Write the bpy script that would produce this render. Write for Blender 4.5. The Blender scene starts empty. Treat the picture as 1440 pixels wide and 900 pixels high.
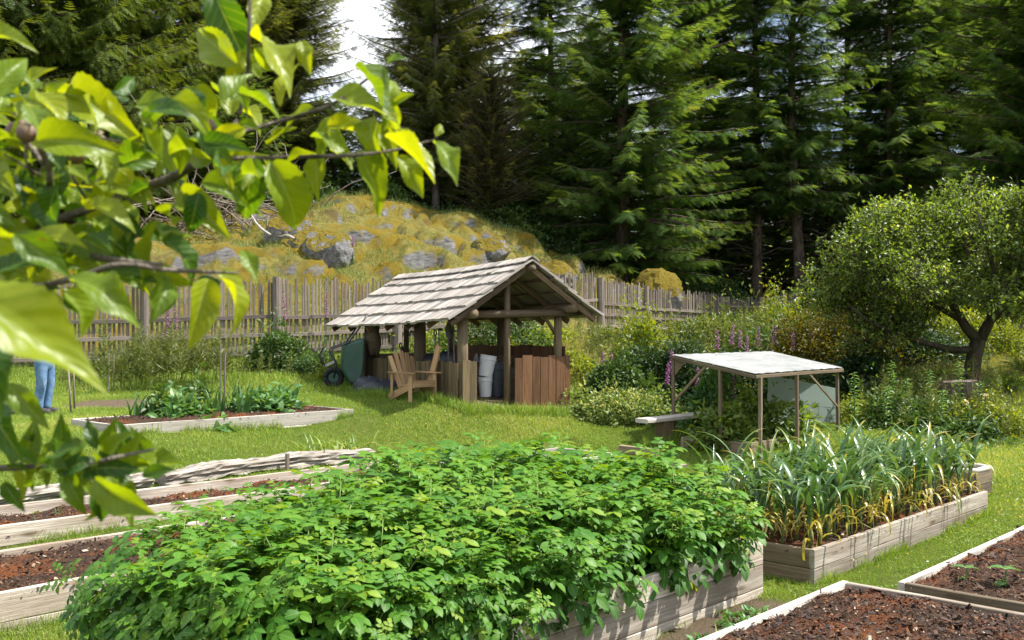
import bpy, math, random
import numpy as np
from mathutils import Vector, Matrix
random.seed(7)
RNG = np.random.default_rng(11)
S = bpy.context.scene
COL = S.collection
FPX = 1400.0
CAMZ = 2.2
# ------------------------------------------------------------------ helpers
def P(px, py, d):
    return Vector(((px-720)/FPX*d, d, CAMZ-(py-470)/FPX*d))
def X(px, d):
    return (px-720)/FPX*d
CH = {}
def thing(name, label, cat, loc=(0, 0, 0), rz=0.0, group=None):
    o = bpy.data.objects.new(name, None)
    o.empty_display_size = 0.1
    COL.objects.link(o)
    o.location = loc
    o.rotation_euler = (0, 0, rz)
    o['label'] = label
    o['category'] = cat
    if group:
        o['group'] = group
    CH[o.name] = []
    return o
def tag(o, label=None, cat=None, group=None, kind=None):
    if label: o['label'] = label
    if cat: o['category'] = cat
    if group: o['group'] = group
    if kind: o['kind'] = kind
    return o
def link(name, me, parent=None, kind=None):
    o = bpy.data.objects.new(name, me)
    COL.objects.link(o)
    if parent is not None:
        o.parent = parent
        CH.setdefault(parent.name, []).append(o)
    if kind:
        o['kind'] = kind
    return o
def dup(root, loc, rz=0.0, sc=1.0, label=None, tilt=(0, 0)):
    r = root.copy()
    COL.objects.link(r)
    r.location = loc
    r.rotation_euler = (tilt[0], tilt[1], rz)
    r.scale = (sc, sc, sc) if not hasattr(sc, '__len__') else sc
    if label:
        r['label'] = label
    CH[r.name] = []
    for c in list(CH.get(root.name, [])):
        k = c.copy()
        COL.objects.link(k)
        k.parent = r
        CH[r.name].append(k)
        for g in list(CH.get(c.name, [])):
            q = g.copy()
            COL.objects.link(q)
            q.parent = k
    return r
def nrm(a):
    return a/np.maximum(np.linalg.norm(a, axis=-1, keepdims=True), 1e-9)
def frames(d, u):
    d = nrm(np.asarray(d, float)); u = np.broadcast_to(np.asarray(u, float), d.shape)
    x = np.cross(d, u)
    bad = np.linalg.norm(x, axis=-1) < 1e-4
    x[bad] = (1, 0, 0)
    x = nrm(x)
    z = np.cross(x, d)
    return np.stack([x, d, z], axis=-1)

class NB:
    """collects many small triangles (leaves, blades, chips) as one mesh"""
    def __init__(s):
        s.v = []; s.t = []; s.r = []; s.u = []; s.w = []; s.n = 0
    def add(s, tpl, pos, R, sc, rnd):
        V, T, U, W = tpl
        pos = np.asarray(pos, float); n = len(pos)
        if n == 0: return
        sc = np.asarray(sc, float)
        if sc.ndim == 0: sc = np.full((n, 3), float(sc))
        elif sc.ndim == 1: sc = np.repeat(sc[:, None], 3, 1)
        Vs = V[None]*sc[:, None, :]
        out = np.einsum('nij,nkj->nki', R, Vs)+pos[:, None, :]
        k = len(V)
        s.v.append(out.reshape(-1, 3))
        s.t.append((T[None]+(np.arange(n)*k)[:, None, None]+s.n).reshape(-1, 3))
        rnd = np.broadcast_to(np.asarray(rnd, float), (n,))
        s.r.append(np.repeat(rnd, k)); s.u.append(np.tile(U, n)); s.w.append(np.tile(W, n))
        s.n += n*k
    def raw(s, V, T, rnd, U=None, W=None):
        V = np.asarray(V, float); T = np.asarray(T, int)
        s.v.append(V); s.t.append(T+s.n)
        k = len(V)
        s.r.append(np.broadcast_to(np.asarray(rnd, float), (k,)))
        s.u.append(np.zeros(k) if U is None else U); s.w.append(np.zeros(k) if W is None else W)
        s.n += k
    def tube(s, pts, rad, n=6, rnd=0.5):
        pts = np.array([tuple(p) for p in pts], float); m = len(pts)
        rad = np.broadcast_to(np.asarray(rad, float), (m,))
        tan = nrm(np.gradient(pts, axis=0))
        ref = np.array([0.31, 0.17, 0.93]) if abs(tan[0][2]) < .8 else np.array([0.93, 0.2, 0.1])
        x = nrm(np.cross(tan, ref)); y = np.cross(tan, x)
        a = np.arange(n)/n*2*math.pi
        ring = pts[:, None]+rad[:, None, None]*(np.cos(a)[None, :, None]*x[:, None]+np.sin(a)[None, :, None]*y[:, None])
        V = ring.reshape(-1, 3); T = []
        for i in range(m-1):
            for j in range(n):
                j2 = (j+1) % n
                a0, b0, c0, d0 = i*n+j, i*n+j2, (i+1)*n+j2, (i+1)*n+j
                T += [(a0, b0, c0), (a0, c0, d0)]
        for j in range(1, n-1):
            T += [(0, j+1, j), ((m-1)*n, (m-1)*n+j, (m-1)*n+j+1)]
        s.raw(V, T, rnd, np.repeat(np.linspace(0, 1, m), n))
    def mesh(s, name, mat, smooth=False, origin=None):
        me = bpy.data.meshes.new(name)
        V = np.concatenate(s.v); T = np.concatenate(s.t)
        if origin is not None: V = V-np.array(tuple(origin))
        nv, nt = len(V), len(T)
        me.vertices.add(nv); me.vertices.foreach_set('co', V.astype(np.float32).ravel())
        me.loops.add(nt*3); me.loops.foreach_set('vertex_index', T.astype(np.int32).ravel())
        me.polygons.add(nt)
        me.polygons.foreach_set('loop_start', np.arange(nt, dtype=np.int32)*3)
        me.polygons.foreach_set('use_smooth', np.full(nt, smooth, dtype=bool))
        for nm, arr in (('rnd', s.r), ('lu', s.u), ('lv', s.w)):
            at = me.attributes.new(nm, 'FLOAT', 'POINT')
            at.data.foreach_set('value', np.concatenate(arr).astype(np.float32))
        me.materials.append(mat)
        me.update(calc_edges=True)
        return me
    def build(s, name, mat, parent=None, smooth=False, kind=None):
        org = parent.location if parent is not None else None
        return link(name, s.mesh(name, mat, smooth, org), parent, kind)

class MB:
    """collects solid pieces (beams, boxes, tubes, patches) as one mesh"""
    def __init__(s):
        s.V = []; s.F = []; s.g = []; s.r = []
    def poly(s, vs, fs, gc=None, rnd=None):
        b = len(s.V); r = random.random() if rnd is None else rnd
        off = (random.uniform(0, 50), random.uniform(0, 50), random.uniform(0, 50))
        for i, v in enumerate(vs):
            s.V.append(tuple(v))
            g = gc[i] if gc is not None else v
            s.g.append((g[0]+off[0], g[1]+off[1], g[2]+off[2])); s.r.append(r)
        s.F += [tuple(b+k for k in f) for f in fs]
    def beam(s, p0, p1, w, h, up=(0, 0, 1), segs=1, jit=0.0, ch=0.004, rnd=None, taper=1.0):
        p0, p1 = Vector(p0), Vector(p1); d = (p1-p0); L = d.length; d.normalize()
        up = Vector(up); x = d.cross(up)
        if x.length < 1e-3: x = d.cross(Vector((0, 1, 0)))
        x.normalize(); z = x.cross(d)
        c = min(ch, w*.3, h*.3)
        prof = [(-w/2+c, -h/2), (w/2-c, -h/2), (w/2, -h/2+c), (w/2, h/2-c), (w/2-c, h/2), (-w/2+c, h/2), (-w/2, h/2-c), (-w/2, -h/2+c)]
        vs, gc = [], []
        for i in range(segs+1):
            t = i/segs; k = 1+(taper-1)*t
            jx, jz = random.uniform(-jit, jit), random.uniform(-jit, jit)
            if i in (0, segs): jx *= .5; jz *= .5
            for a, b in prof:
                vs.append(p0+d*(L*t)+x*(a*k+jx)+z*(b*k+jz)); gc.append((L*t, a, b))
        fs = [tuple(range(7, -1, -1)), tuple(range(segs*8, segs*8+8))]
        for i in range(segs):
            for j in range(8):
                fs.append((i*8+j, i*8+(j+1) % 8, (i+1)*8+(j+1) % 8, (i+1)*8+j))
        s.poly(vs, fs, gc, rnd)
    def box(s, c, sz, R=None, rnd=None, ch=.004):
        R = R or Matrix.Identity(3); c = Vector(c)
        s.beam(c-R @ Vector((0, sz[1]/2, 0)), c+R @ Vector((0, sz[1]/2, 0)), sz[0], sz[2], up=R @ Vector((0, 0, 1)), rnd=rnd, ch=ch)
    def tube(s, pts, rad, n=8, rnd=None, wob=0.0, sq=1.0):
        pts = [Vector(p) for p in pts]; m = len(pts)
        rad = [rad]*m if not hasattr(rad, '__len__') else rad
        vs, gc, fs = [], [], []; acc = 0
        px = None
        for i in range(m):
            t = (pts[min(i+1, m-1)]-pts[max(i-1, 0)]).normalized()
            if px is None:
                px = t.cross(Vector((.3, .2, .93)) if abs(t.z) < .8 else Vector((.93, .2, .1)))
            px = (px-t*px.dot(t)).normalized(); y = t.cross(px)
            if i: acc += (pts[i]-pts[i-1]).length
            for j in range(n):
                a = j/n*2*math.pi; r = rad[i]*(1+random.uniform(-wob, wob))
                vs.append(pts[i]+px*(math.cos(a)*r)+y*(math.sin(a)*r*sq)); gc.append((acc, math.cos(a)*rad[i], math.sin(a)*rad[i]))
        for i in range(m-1):
            for j in range(n):
                fs.append((i*n+j, i*n+(j+1) % n, (i+1)*n+(j+1) % n, (i+1)*n+j))
        fs += [tuple(range(n-1, -1, -1)), tuple(range((m-1)*n, m*n))]
        s.poly(vs, fs, gc, rnd)
    def lathe(s, prof, c, n=20, rnd=None, R=None):
        R = R or Matrix.Identity(3); c = Vector(c); vs, fs = [], []
        for r, z in prof:
            for j in range(n):
                a = j/n*2*math.pi
                vs.append(c+R @ Vector((math.cos(a)*r, math.sin(a)*r, z)))
        for i in range(len(prof)-1):
            for j in range(n):
                fs.append((i*n+j, i*n+(j+1) % n, (i+1)*n+(j+1) % n, (i+1)*n+j))
        s.poly(vs, fs, None, rnd)
    def build(s, name, mat, parent=None, smooth=False, kind=None):
        me = bpy.data.meshes.new(name)
        org = parent.location if parent is not None else Vector((0, 0, 0))
        me.from_pydata([tuple(Vector(v)-org) for v in s.V], [], s.F)
        a = me.attributes.new('gc', 'FLOAT_VECTOR', 'POINT'); a.data.foreach_set('vector', np.array(s.g, np.float32).ravel())
        a = me.attributes.new('rnd', 'FLOAT', 'POINT'); a.data.foreach_set('value', np.array(s.r, np.float32))
        if smooth: me.polygons.foreach_set('use_smooth', np.full(len(me.polygons), True))
        me.materials.append(mat)
        me.update()
        return link(name, me, parent, kind)

# ------------------------------------------------------------------ materials
class NT:
    def __init__(s, name):
        s.m = bpy.data.materials.new(name); s.m.use_nodes = True
        s.t = s.m.node_tree; s.t.nodes.clear()
        s.out = s.t.nodes.new('ShaderNodeOutputMaterial')
    def n(s, typ, ins=None, **kw):
        nd = s.t.nodes.new('ShaderNode'+typ)
        for k, v in kw.items(): setattr(nd, k, v)
        for k, v in (ins or {}).items():
            if isinstance(v, bpy.types.NodeSocket): s.t.links.new(v, nd.inputs[k])
            else:
                try: nd.inputs[k].default_value = v
                except TypeError: nd.inputs[k].default_value = (*v, 1)
        return nd
    def attr(s, nm): return s.n('Attribute', attribute_name=nm)
    def ramp(s, fac, stops):
        nd = s.n('ValToRGB', {'Fac': fac}); el = nd.color_ramp.elements
        while len(el) < len(stops): el.new(.5)
        for e, (p, c) in zip(el, stops): e.position = p; e.color = (*c, 1)
        return nd.outputs['Color']
    def mix(s, f, a, b, mode='MIX'):
        nd = s.n('Mix', data_type='RGBA', blend_type=mode)
        for k, v in ((0, f), (6, a), (7, b)):
            if isinstance(v, bpy.types.NodeSocket): s.t.links.new(v, nd.inputs[k])
            else: nd.inputs[k].default_value = v if k == 0 else (*v, 1)
        return nd.outputs[2]
    def math(s, op, a, b=0.5, c=None):
        nd = s.n('Math', operation=op)
        for k, v in ((0, a), (1, b), (2, c)):
            if v is None: continue
            if isinstance(v, bpy.types.NodeSocket): s.t.links.new(v, nd.inputs[k])
            else: nd.inputs[k].default_value = v
        return nd.outputs[0]
    def noise(s, vec, scale, detail=4, rough=.55, dist=0):
        ins = {'Scale': scale, 'Detail': detail, 'Roughness': rough, 'Distortion': dist}
        if vec is not None: ins['Vector'] = vec
        return s.n('TexNoise', ins).outputs['Fac']
    def vmul(s, vec, k):
        nd = s.n('VectorMath', operation='MULTIPLY'); s.t.links.new(vec, nd.inputs[0]); nd.inputs[1].default_value = k
        return nd.outputs[0]
    def bump(s, h, st=.3, dist=.01):
        return s.n('Bump', {'Height': h, 'Strength': st, 'Distance': dist}).outputs[0]
    def end(s, sh):
        s.t.links.new(sh, s.out.inputs['Surface']); return s.m

def wood(name, c1, c2, c3=None, rough=.8, knots=.5, stain=.5, bump=.5):
    t = NT(name); gc = t.attr('gc').outputs['Vector']; rnd = t.attr('rnd').outputs['Fac']
    g = t.noise(t.vmul(gc, (1.6, 38, 38)), 1.0, 5, .65, .6)
    g2 = t.noise(t.vmul(gc, (6, 140, 140)), 1.0, 3, .6)
    big = t.noise(t.vmul(gc, (1.2, 3.5, 3.5)), 1.0, 4, .6)
    col = t.mix(t.ramp(g, [(.34, (0, 0, 0)), (.66, (1, 1, 1))]), c1, c2)
    col = t.mix(t.math('MULTIPLY', t.ramp(g2, [(.45, (0, 0, 0)), (.75, (1, 1, 1))]), .35), col, tuple(k*.55 for k in c1))
    if c3: col = t.mix(t.math('MULTIPLY', t.ramp(big, [(.42, (0, 0, 0)), (.7, (1, 1, 1))]), stain), col, c3)
    if knots:
        vo = t.n('TexVoronoi', {'Vector': t.vmul(gc, (1.7, 7, 7)), 'Scale': 1.0}).outputs['Distance']
        col = t.mix(t.math('MULTIPLY', t.ramp(vo, [(.07, (1, 1, 1)), (.2, (0, 0, 0))]), knots), col, (.07, .04, .02))
    hv = t.n('HueSaturation', {'Color': col, 'Value': t.math('MULTIPLY_ADD', rnd, .7, .62)}).outputs[0]
    hh = t.math('ADD', g, t.math('MULTIPLY', g2, .5))
    b = t.n('BsdfPrincipled', {'Base Color': hv, 'Roughness': rough, 'Specular IOR Level': .25, 'Normal': t.bump(hh, bump, .012)})
    return t.end(b.outputs[0])

def plain(name, col, rough=.6, spec=.4, metal=0.0, var=.2, scale=12, bump=.1, dirt=None):
    t = NT(name); co = t.n('TexCoord').outputs['Object']
    nz = t.noise(co, scale, 5, .6)
    c = t.mix(t.ramp(nz, [(.3, (0, 0, 0)), (.7, (1, 1, 1))]), tuple(k*(1-var) for k in col), tuple(min(1, k*(1+var)) for k in col))
    if dirt:
        d = t.noise(co, scale*.35, 6, .7)
        c = t.mix(t.ramp(d, [(.45, (0, 0, 0)), (.68, (1, 1, 1))]), c, dirt)
    b = t.n('BsdfPrincipled', {'Base Color': c, 'Roughness': rough, 'Specular IOR Level': spec, 'Metallic': metal, 'Normal': t.bump(nz, bump, .01)})
    return t.end(b.outputs[0])

def leafm(name, stops, trans=.4, tcol=None, rough=.45, spec=.4, vein=False):
    t = NT(name); rnd = t.attr('rnd').outputs['Fac']
    oi = t.n('ObjectInfo').outputs['Random']
    f = t.math('ADD', rnd, t.math('MULTIPLY_ADD', oi, .16, -.08))
    c = t.ramp(f, stops)
    nrmv = None
    if vein:
        u = t.attr('lu').outputs['Fac']; v = t.attr('lv').outputs['Fac']
        av = t.math('ABSOLUTE', v)
        mid = t.ramp(av, [(0.02, (1, 1, 1)), (.06, (0, 0, 0))])
        wv = t.math('SINE', t.math('MULTIPLY', t.math('SUBTRACT', u, t.math('MULTIPLY', av, .28)), 48.0))
        side = t.ramp(wv, [(.86, (0, 0, 0)), (.99, (1, 1, 1))])
        blot = t.noise(t.n('TexCoord').outputs['Object'], 38, 4, .6)
        c = t.mix(t.math('MULTIPLY', t.ramp(blot, [(.4, (0, 0, 0)), (.75, (1, 1, 1))]), .35), c, (.035, .075, .012))
        sp_ = t.noise(t.n('TexCoord').outputs['Object'], 130, 3, .6)
        c = t.mix(t.math('MULTIPLY', mid, .55), c, (.3, .38, .10))
        c = t.mix(t.math('MULTIPLY', side, .26), c, (.25, .33, .06))
        c = t.mix(t.ramp(sp_, [(.70, (0, 0, 0)), (.74, (1, 1, 1))]), c, (.10, .06, .02))
        nrmv = t.bump(t.math('ADD', t.math('MULTIPLY', wv, .35), t.math('MULTIPLY', blot, 2.0)), .22, .002)
    ins = {'Base Color': c, 'Roughness': rough, 'Specular IOR Level': spec}
    if nrmv: ins['Normal'] = nrmv
    b = t.n('BsdfPrincipled', ins)
    k = tcol or (1.7, 1.5, .6)
    tc = t.mix(1.0, c, k, 'MULTIPLY')
    tr = t.n('BsdfTranslucent', {'Color': tc})
    ms = t.n('MixShader', {0: trans, 1: b.outputs[0], 2: tr.outputs[0]})
    return t.end(ms.outputs[0])

M = {}
M['fence'] = wood('weathered_fence_wood', (.105, .083, .070), (.25, .21, .18), (.19, .165, .135), knots=.3)
M['bed'] = wood('pale_bed_board', (.25, .21, .165), (.48, .43, .365), (.17, .125, .085), knots=.8, stain=.75)
M['bedpale'] = wood('bleached_bed_board', (.40, .37, .32), (.60, .56, .50), (.30, .26, .2), knots=.5, stain=.4)
M['beddark'] = wood('dark_and_shaded_board', (.13, .10, .065), (.27, .21, .14), (.10, .08, .05), knots=.5)  # dark timber; on end boards and shed fillers it paints in shade
M['log'] = wood('bleached_log_wood', (.06, .048, .036), (.44, .40, .35), (.20, .175, .145), knots=.2, bump=1.0)
M['post'] = wood('peeled_post_wood', (.075, .052, .032), (.17, .125, .075), (.12, .095, .062), knots=.4)
M['wall'] = wood('shed_plank_wood', (.085, .058, .030), (.20, .145, .078), (.12, .105, .055), knots=.3)
M['red'] = wood('red_cedar_plank', (.080, .036, .016), (.20, .100, .044), (.12, .075, .045), knots=.4, rough=.6)
M['chair'] = wood('chair_wood', (.24, .14, .065), (.45, .29, .15), (.36, .25, .15), knots=.3)
M['shingle'] = wood('cedar_shingle', (.20, .175, .15), (.50, .46, .42), (.24, .205, .17), knots=0, stain=.4)
M['rafter'] = wood('rafter_wood', (.085, .058, .034), (.18, .125, .075), knots=.3)
M['stake'] = wood('stake_wood', (.16, .125, .10), (.32, .27, .22), knots=0)
M['canopyw'] = wood('canopy_lath_wood', (.14, .10, .062), (.27, .21, .14), (.16, .125, .09), knots=.3)
M['bench'] = wood('bench_wood', (.42, .38, .33), (.62, .58, .52), (.34, .3, .25), knots=.4)
M['green'] = plain('green_barrow_plastic', (.012, .06, .04), .38, .5, var=.25, scale=6, dirt=(.03, .06, .045))
M['rubber'] = plain('black_rubber', (.018, .018, .018), .75, .3)
M['steel'] = plain('dull_steel', (.32, .32, .31), .4, .5, .8, scale=25)
M['black'] = plain('black_metal', (.02, .02, .022), .4, .5)
M['white'] = plain('white_bucket_plastic', (.64, .65, .66), .45, .4, scale=5, var=.06, bump=.02)
M['tarp'] = plain('dark_tarp', (.035, .042, .052), .5, .4, scale=8, bump=.4)
M['denim'] = plain('faded_denim', (.095, .18, .31), .9, .1, scale=18, dirt=(.20, .29, .40), bump=.3)
M['shirt'] = plain('blue_shirt', (.04, .10, .20), .9, .1, scale=14, bump=.3)
M['skin'] = plain('skin', (.50, .29, .20), .55, .35, scale=20, var=.08)
M['hair'] = plain('brown_hair', (.06, .035, .02), .7, .3, scale=60, bump=.5)
M['shoe'] = plain('dark_shoe', (.05, .045, .045), .7, .3)
M['redp'] = plain('red_enamel', (.38, .03, .02), .4, .5)
M['pot'] = plain('dark_pot_plastic', (.03, .03, .03), .6, .4)
M['terra'] = plain('terracotta', (.28, .12, .06), .8, .2)
M['stone'] = plain('pale_stone', (.42, .40, .37), .85, .2, scale=9, bump=.4)
def soilm(name, dark, rust, amt):
    t = NT(name); co = t.n('TexCoord').outputs['Object']
    a = t.noise(co, 2.2, 5, .6); b = t.noise(co, 40, 6, .75); c = t.noise(co, 150, 3, .7)
    col = t.mix(t.ramp(b, [(.3, (0, 0, 0)), (.72, (1, 1, 1))]), tuple(k*.45 for k in dark), tuple(k*1.5 for k in dark))
    col = t.mix(t.math('MULTIPLY', t.ramp(a, [(.48, (0, 0, 0)), (.62, (1, 1, 1))]), amt), col, t.mix(c, tuple(k*.6 for k in rust), tuple(k*1.3 for k in rust)))
    h = t.math('ADD', b, t.math('MULTIPLY', c, .5))
    p = t.n('BsdfPrincipled', {'Base Color': col, 'Roughness': .95, 'Specular IOR Level': .15, 'Normal': t.bump(h, 1.0, .03)})
    return t.end(p.outputs[0])
M['soil'] = soilm('dark_soil', (.062, .037, .024), (.20, .066, .02), .85)
M['chip'] = (lambda t: t.end(t.n('BsdfPrincipled', {'Base Color': t.ramp(t.attr('rnd').outputs['Fac'],
    [(0, (.018, .010, .007)), (.35, (.055, .028, .017)), (.6, (.13, .047, .02)), (.8, (.20, .09, .03)), (.93, (.16, .12, .07)), (.985, (.36, .30, .22))]),
    'Roughness': .75, 'Specular IOR Level': .3}).outputs[0]))(NT('mulch_bits'))
def barkm(name, c1, c2, moss=None):
    t = NT(name); co = t.n('TexCoord').outputs['Object']
    n1 = t.noise(t.vmul(co, (9, 9, 1.6)), 1.0, 6, .65, .8)
    n2 = t.noise(co, 3, 4, .6)
    c = t.mix(t.ramp(n1, [(.35, (0, 0, 0)), (.65, (1, 1, 1))]), c1, c2)
    if moss: c = t.mix(t.math('MULTIPLY', t.ramp(n2, [(.48, (0, 0, 0)), (.6, (1, 1, 1))]), .7), c, moss)
    p = t.n('BsdfPrincipled', {'Base Color': c, 'Roughness': .95, 'Specular IOR Level': .1, 'Normal': t.bump(n1, 1.0, .06)})
    return t.end(p.outputs[0])
M['bark'] = barkm('conifer_bark', (.035, .025, .019), (.12, .092, .07))
M['barkg'] = barkm('grey_bark', (.07, .058, .047), (.20, .17, .14))
M['appleb'] = barkm('apple_bark', (.03, .024, .018), (.085, .066, .05), (.05, .055, .025))
M['twig'] = barkm('grey_twig', (.13, .10, .08), (.34, .29, .25))
M['dead'] = barkm('bleached_dead_wood', (.28, .25, .22), (.6, .57, .53))
def rockm(name, moss):
    t = NT(name); ge = t.n('NewGeometry'); co = t.n('TexCoord').outputs['Object']
    n1 = t.noise(co, 3.5, 7, .65); n2 = t.noise(co, 1.4, 5, .6); n3 = t.noise(co, 14, 5, .7)
    c = t.mix(t.ramp(n1, [(.3, (0, 0, 0)), (.7, (1, 1, 1))]), (.11, .11, .112), (.36, .355, .35))
    c = t.mix(t.ramp(n3, [(.62, (0, 0, 0)), (.7, (1, 1, 1))]), c, (.4, .4, .37))
    nz = t.n('SeparateXYZ', {0: ge.outputs['Normal']}).outputs['Z']
    f = t.math('ADD', nz, t.math('MULTIPLY_ADD', n2, 1.6, -.8))
    f = t.ramp(f, [(moss, (0, 0, 0)), (moss+.12, (1, 1, 1))])
    mc = t.mix(n3, (.10, .085, .010), (.26, .19, .025))
    c = t.mix(f, c, mc)
    p = t.n('BsdfPrincipled', {'Base Color': c, 'Roughness': .95, 'Specular IOR Level': .15, 'Normal': t.bump(t.math('ADD', n1, n3), 1.0, .12)})
    return t.end(p.outputs[0])
M['rock'] = rockm('mossy_rock', .34)
M['mossrock'] = rockm('gold_moss_rock', .05)
# foliage colours: rnd 0..1 picks along the ramp
M['grass'] = leafm('lawn_blade', [(0, (.09, .18, .022)), (.5, (.18, .29, .036)), (.8, (.29, .37, .06)), (1, (.44, .42, .15))], .35, rough=.5)
M['dry'] = leafm('dry_grass_blade', [(0, (.11, .15, .025)), (.4, (.21, .23, .05)), (.7, (.32, .28, .10)), (1, (.42, .35, .17))], .3, rough=.6)
M['hillg'] = leafm('hill_grass_blade', [(0, (.075, .135, .026)), (.45, (.155, .205, .05)), (.75, (.27, .27, .09)), (1, (.34, .29, .13))], .3, rough=.6)
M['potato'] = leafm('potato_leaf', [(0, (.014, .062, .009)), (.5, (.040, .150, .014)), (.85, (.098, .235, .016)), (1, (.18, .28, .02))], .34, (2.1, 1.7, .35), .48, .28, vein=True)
M['potstem'] = leafm('potato_stem', [(0, (.08, .15, .03)), (1, (.15, .22, .05))], .1)
M['garlic'] = leafm('garlic_leaf', [(0, (.034, .090, .026)), (.45, (.075, .155, .042)), (.7, (.15, .22, .06)), (.8, (.30, .27, .035)), (.92, (.46, .36, .08)), (1, (.52, .46, .24))], .3, (1.5, 1.4, .6), .34, .6)
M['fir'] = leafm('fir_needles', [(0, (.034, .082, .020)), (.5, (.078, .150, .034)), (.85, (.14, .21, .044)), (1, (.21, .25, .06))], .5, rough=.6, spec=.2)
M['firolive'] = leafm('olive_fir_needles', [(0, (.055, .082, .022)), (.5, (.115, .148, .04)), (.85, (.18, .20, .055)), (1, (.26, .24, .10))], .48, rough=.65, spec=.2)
M['cedar'] = leafm('cedar_sprays', [(0, (.035, .068, .010)), (.5, (.080, .125, .016)), (.85, (.14, .18, .024)), (1, (.19, .19, .05))], .38, rough=.6, spec=.2)
M['junip'] = leafm('juniper_sprays', [(0, (.035, .045, .014)), (.5, (.065, .08, .022)), (1, (.12, .12, .045))], .25, rough=.7, spec=.15)
M['apple'] = leafm('orchard_apple_leaf', [(0, (.055, .105, .020)), (.5, (.13, .195, .036)), (.85, (.21, .275, .05)), (1, (.31, .35, .09))], .48, (1.7, 1.6, .5), .42, .5)
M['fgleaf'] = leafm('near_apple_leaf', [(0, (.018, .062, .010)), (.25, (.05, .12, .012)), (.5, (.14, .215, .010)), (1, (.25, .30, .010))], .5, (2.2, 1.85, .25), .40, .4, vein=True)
M['shrub'] = leafm('shrub_leaf', [(0, (.03, .07, .016)), (.5, (.06, .12, .025)), (1, (.13, .19, .035))], .35)
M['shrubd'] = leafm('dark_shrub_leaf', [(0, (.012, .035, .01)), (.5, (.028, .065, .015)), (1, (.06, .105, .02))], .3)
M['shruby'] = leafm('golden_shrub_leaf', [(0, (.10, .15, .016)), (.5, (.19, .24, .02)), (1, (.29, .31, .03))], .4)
M['shrubo'] = leafm('amber_shrub_leaf', [(0, (.05, .065, .010)), (.5, (.13, .115, .012)), (1, (.24, .17, .02))], .35)
M['varieg'] = leafm('variegated_leaf', [(0, (.07, .13, .025)), (.45, (.15, .22, .05)), (.6, (.42, .45, .18)), (1, (.62, .60, .36))], .35)
M['fern'] = leafm('fern_frond', [(0, (.035, .09, .012)), (.5, (.085, .16, .02)), (1, (.18, .24, .03))], .4)
M['iris'] = leafm('strap_leaf', [(0, (.035, .10, .04)), (.5, (.075, .165, .045)), (.85, (.20, .28, .04)), (1, (.40, .38, .12))], .35)
M['squash'] = leafm('squash_leaf', [(0, (.055, .14, .045)), (.5, (.10, .22, .06)), (1, (.22, .33, .12))], .35)
M['wispy'] = leafm('feathery_plant', [(0, (.07, .105, .02)), (.5, (.13, .17, .035)), (1, (.22, .23, .06))], .35)
M['foxl'] = leafm('foxglove_leaf', [(0, (.05, .10, .03)), (1, (.13, .19, .05))], .35)
M['foxf'] = leafm('foxglove_bell', [(0, (.30, .09, .24)), (.6, (.42, .18, .36)), (1, (.55, .34, .50))], .4, (1.2, .9, 1.2))
M['butter'] = leafm('buttercup_petal', [(0, (.70, .50, .01)), (.75, (.80, .62, .02)), (.85, (.75, .75, .7)), (1, (.8, .8, .75))], .3, (1, 1, 1))
M['flower'] = leafm('pale_bloom', [(0, (.75, .60, .30)), (1, (.8, .72, .5))], .3, (1, 1, 1))
M['fruit'] = plain('young_apple_skin', (.16, .09, .075), .5, .4, scale=60, dirt=(.13, .16, .05))
t = NT('frosted_sheet'); co = t.n('TexCoord').outputs['Object']
nz = t.noise(co, 1.6, 6, .7); n2 = t.noise(co, 9, 5, .7)
cc = t.mix(t.ramp(nz, [(.35, (0, 0, 0)), (.68, (1, 1, 1))]), (.30, .31, .31), (.60, .61, .61))
cc = t.mix(t.math('MULTIPLY', t.ramp(n2, [(.46, (0, 0, 0)), (.64, (1, 1, 1))]), .6), cc, (.30, .30, .28))
ds = t.n('BsdfPrincipled', {'Base Color': cc, 'Roughness': .4, 'Specular IOR Level': .4})
tl = t.n('BsdfTranslucent', {'Color': (.6, .63, .6, 1)})
M['sheet'] = t.end(t.n('MixShader', {0: .3, 1: ds.outputs[0], 2: tl.outputs[0]}).outputs[0])
t = NT('cloudy_plastic_panel'); co = t.n('TexCoord').outputs['Object']
nz = t.noise(co, 1.4, 5, .7)
ds = t.n('BsdfPrincipled', {'Base Color': t.mix(nz, (.36, .43, .40), (.58, .64, .61)), 'Roughness': .35})
tl = t.n('BsdfTranslucent', {'Color': (.52, .60, .56, 1)}); tp = t.n('BsdfTransparent', {'Color': (.9, .95, .93, 1)})
m1 = t.n('MixShader', {0: .45, 1: ds.outputs[0], 2: tl.outputs[0]})
M['panel'] = t.end(t.n('MixShader', {0: .18, 1: m1.outputs[0], 2: tp.outputs[0]}).outputs[0])
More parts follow.
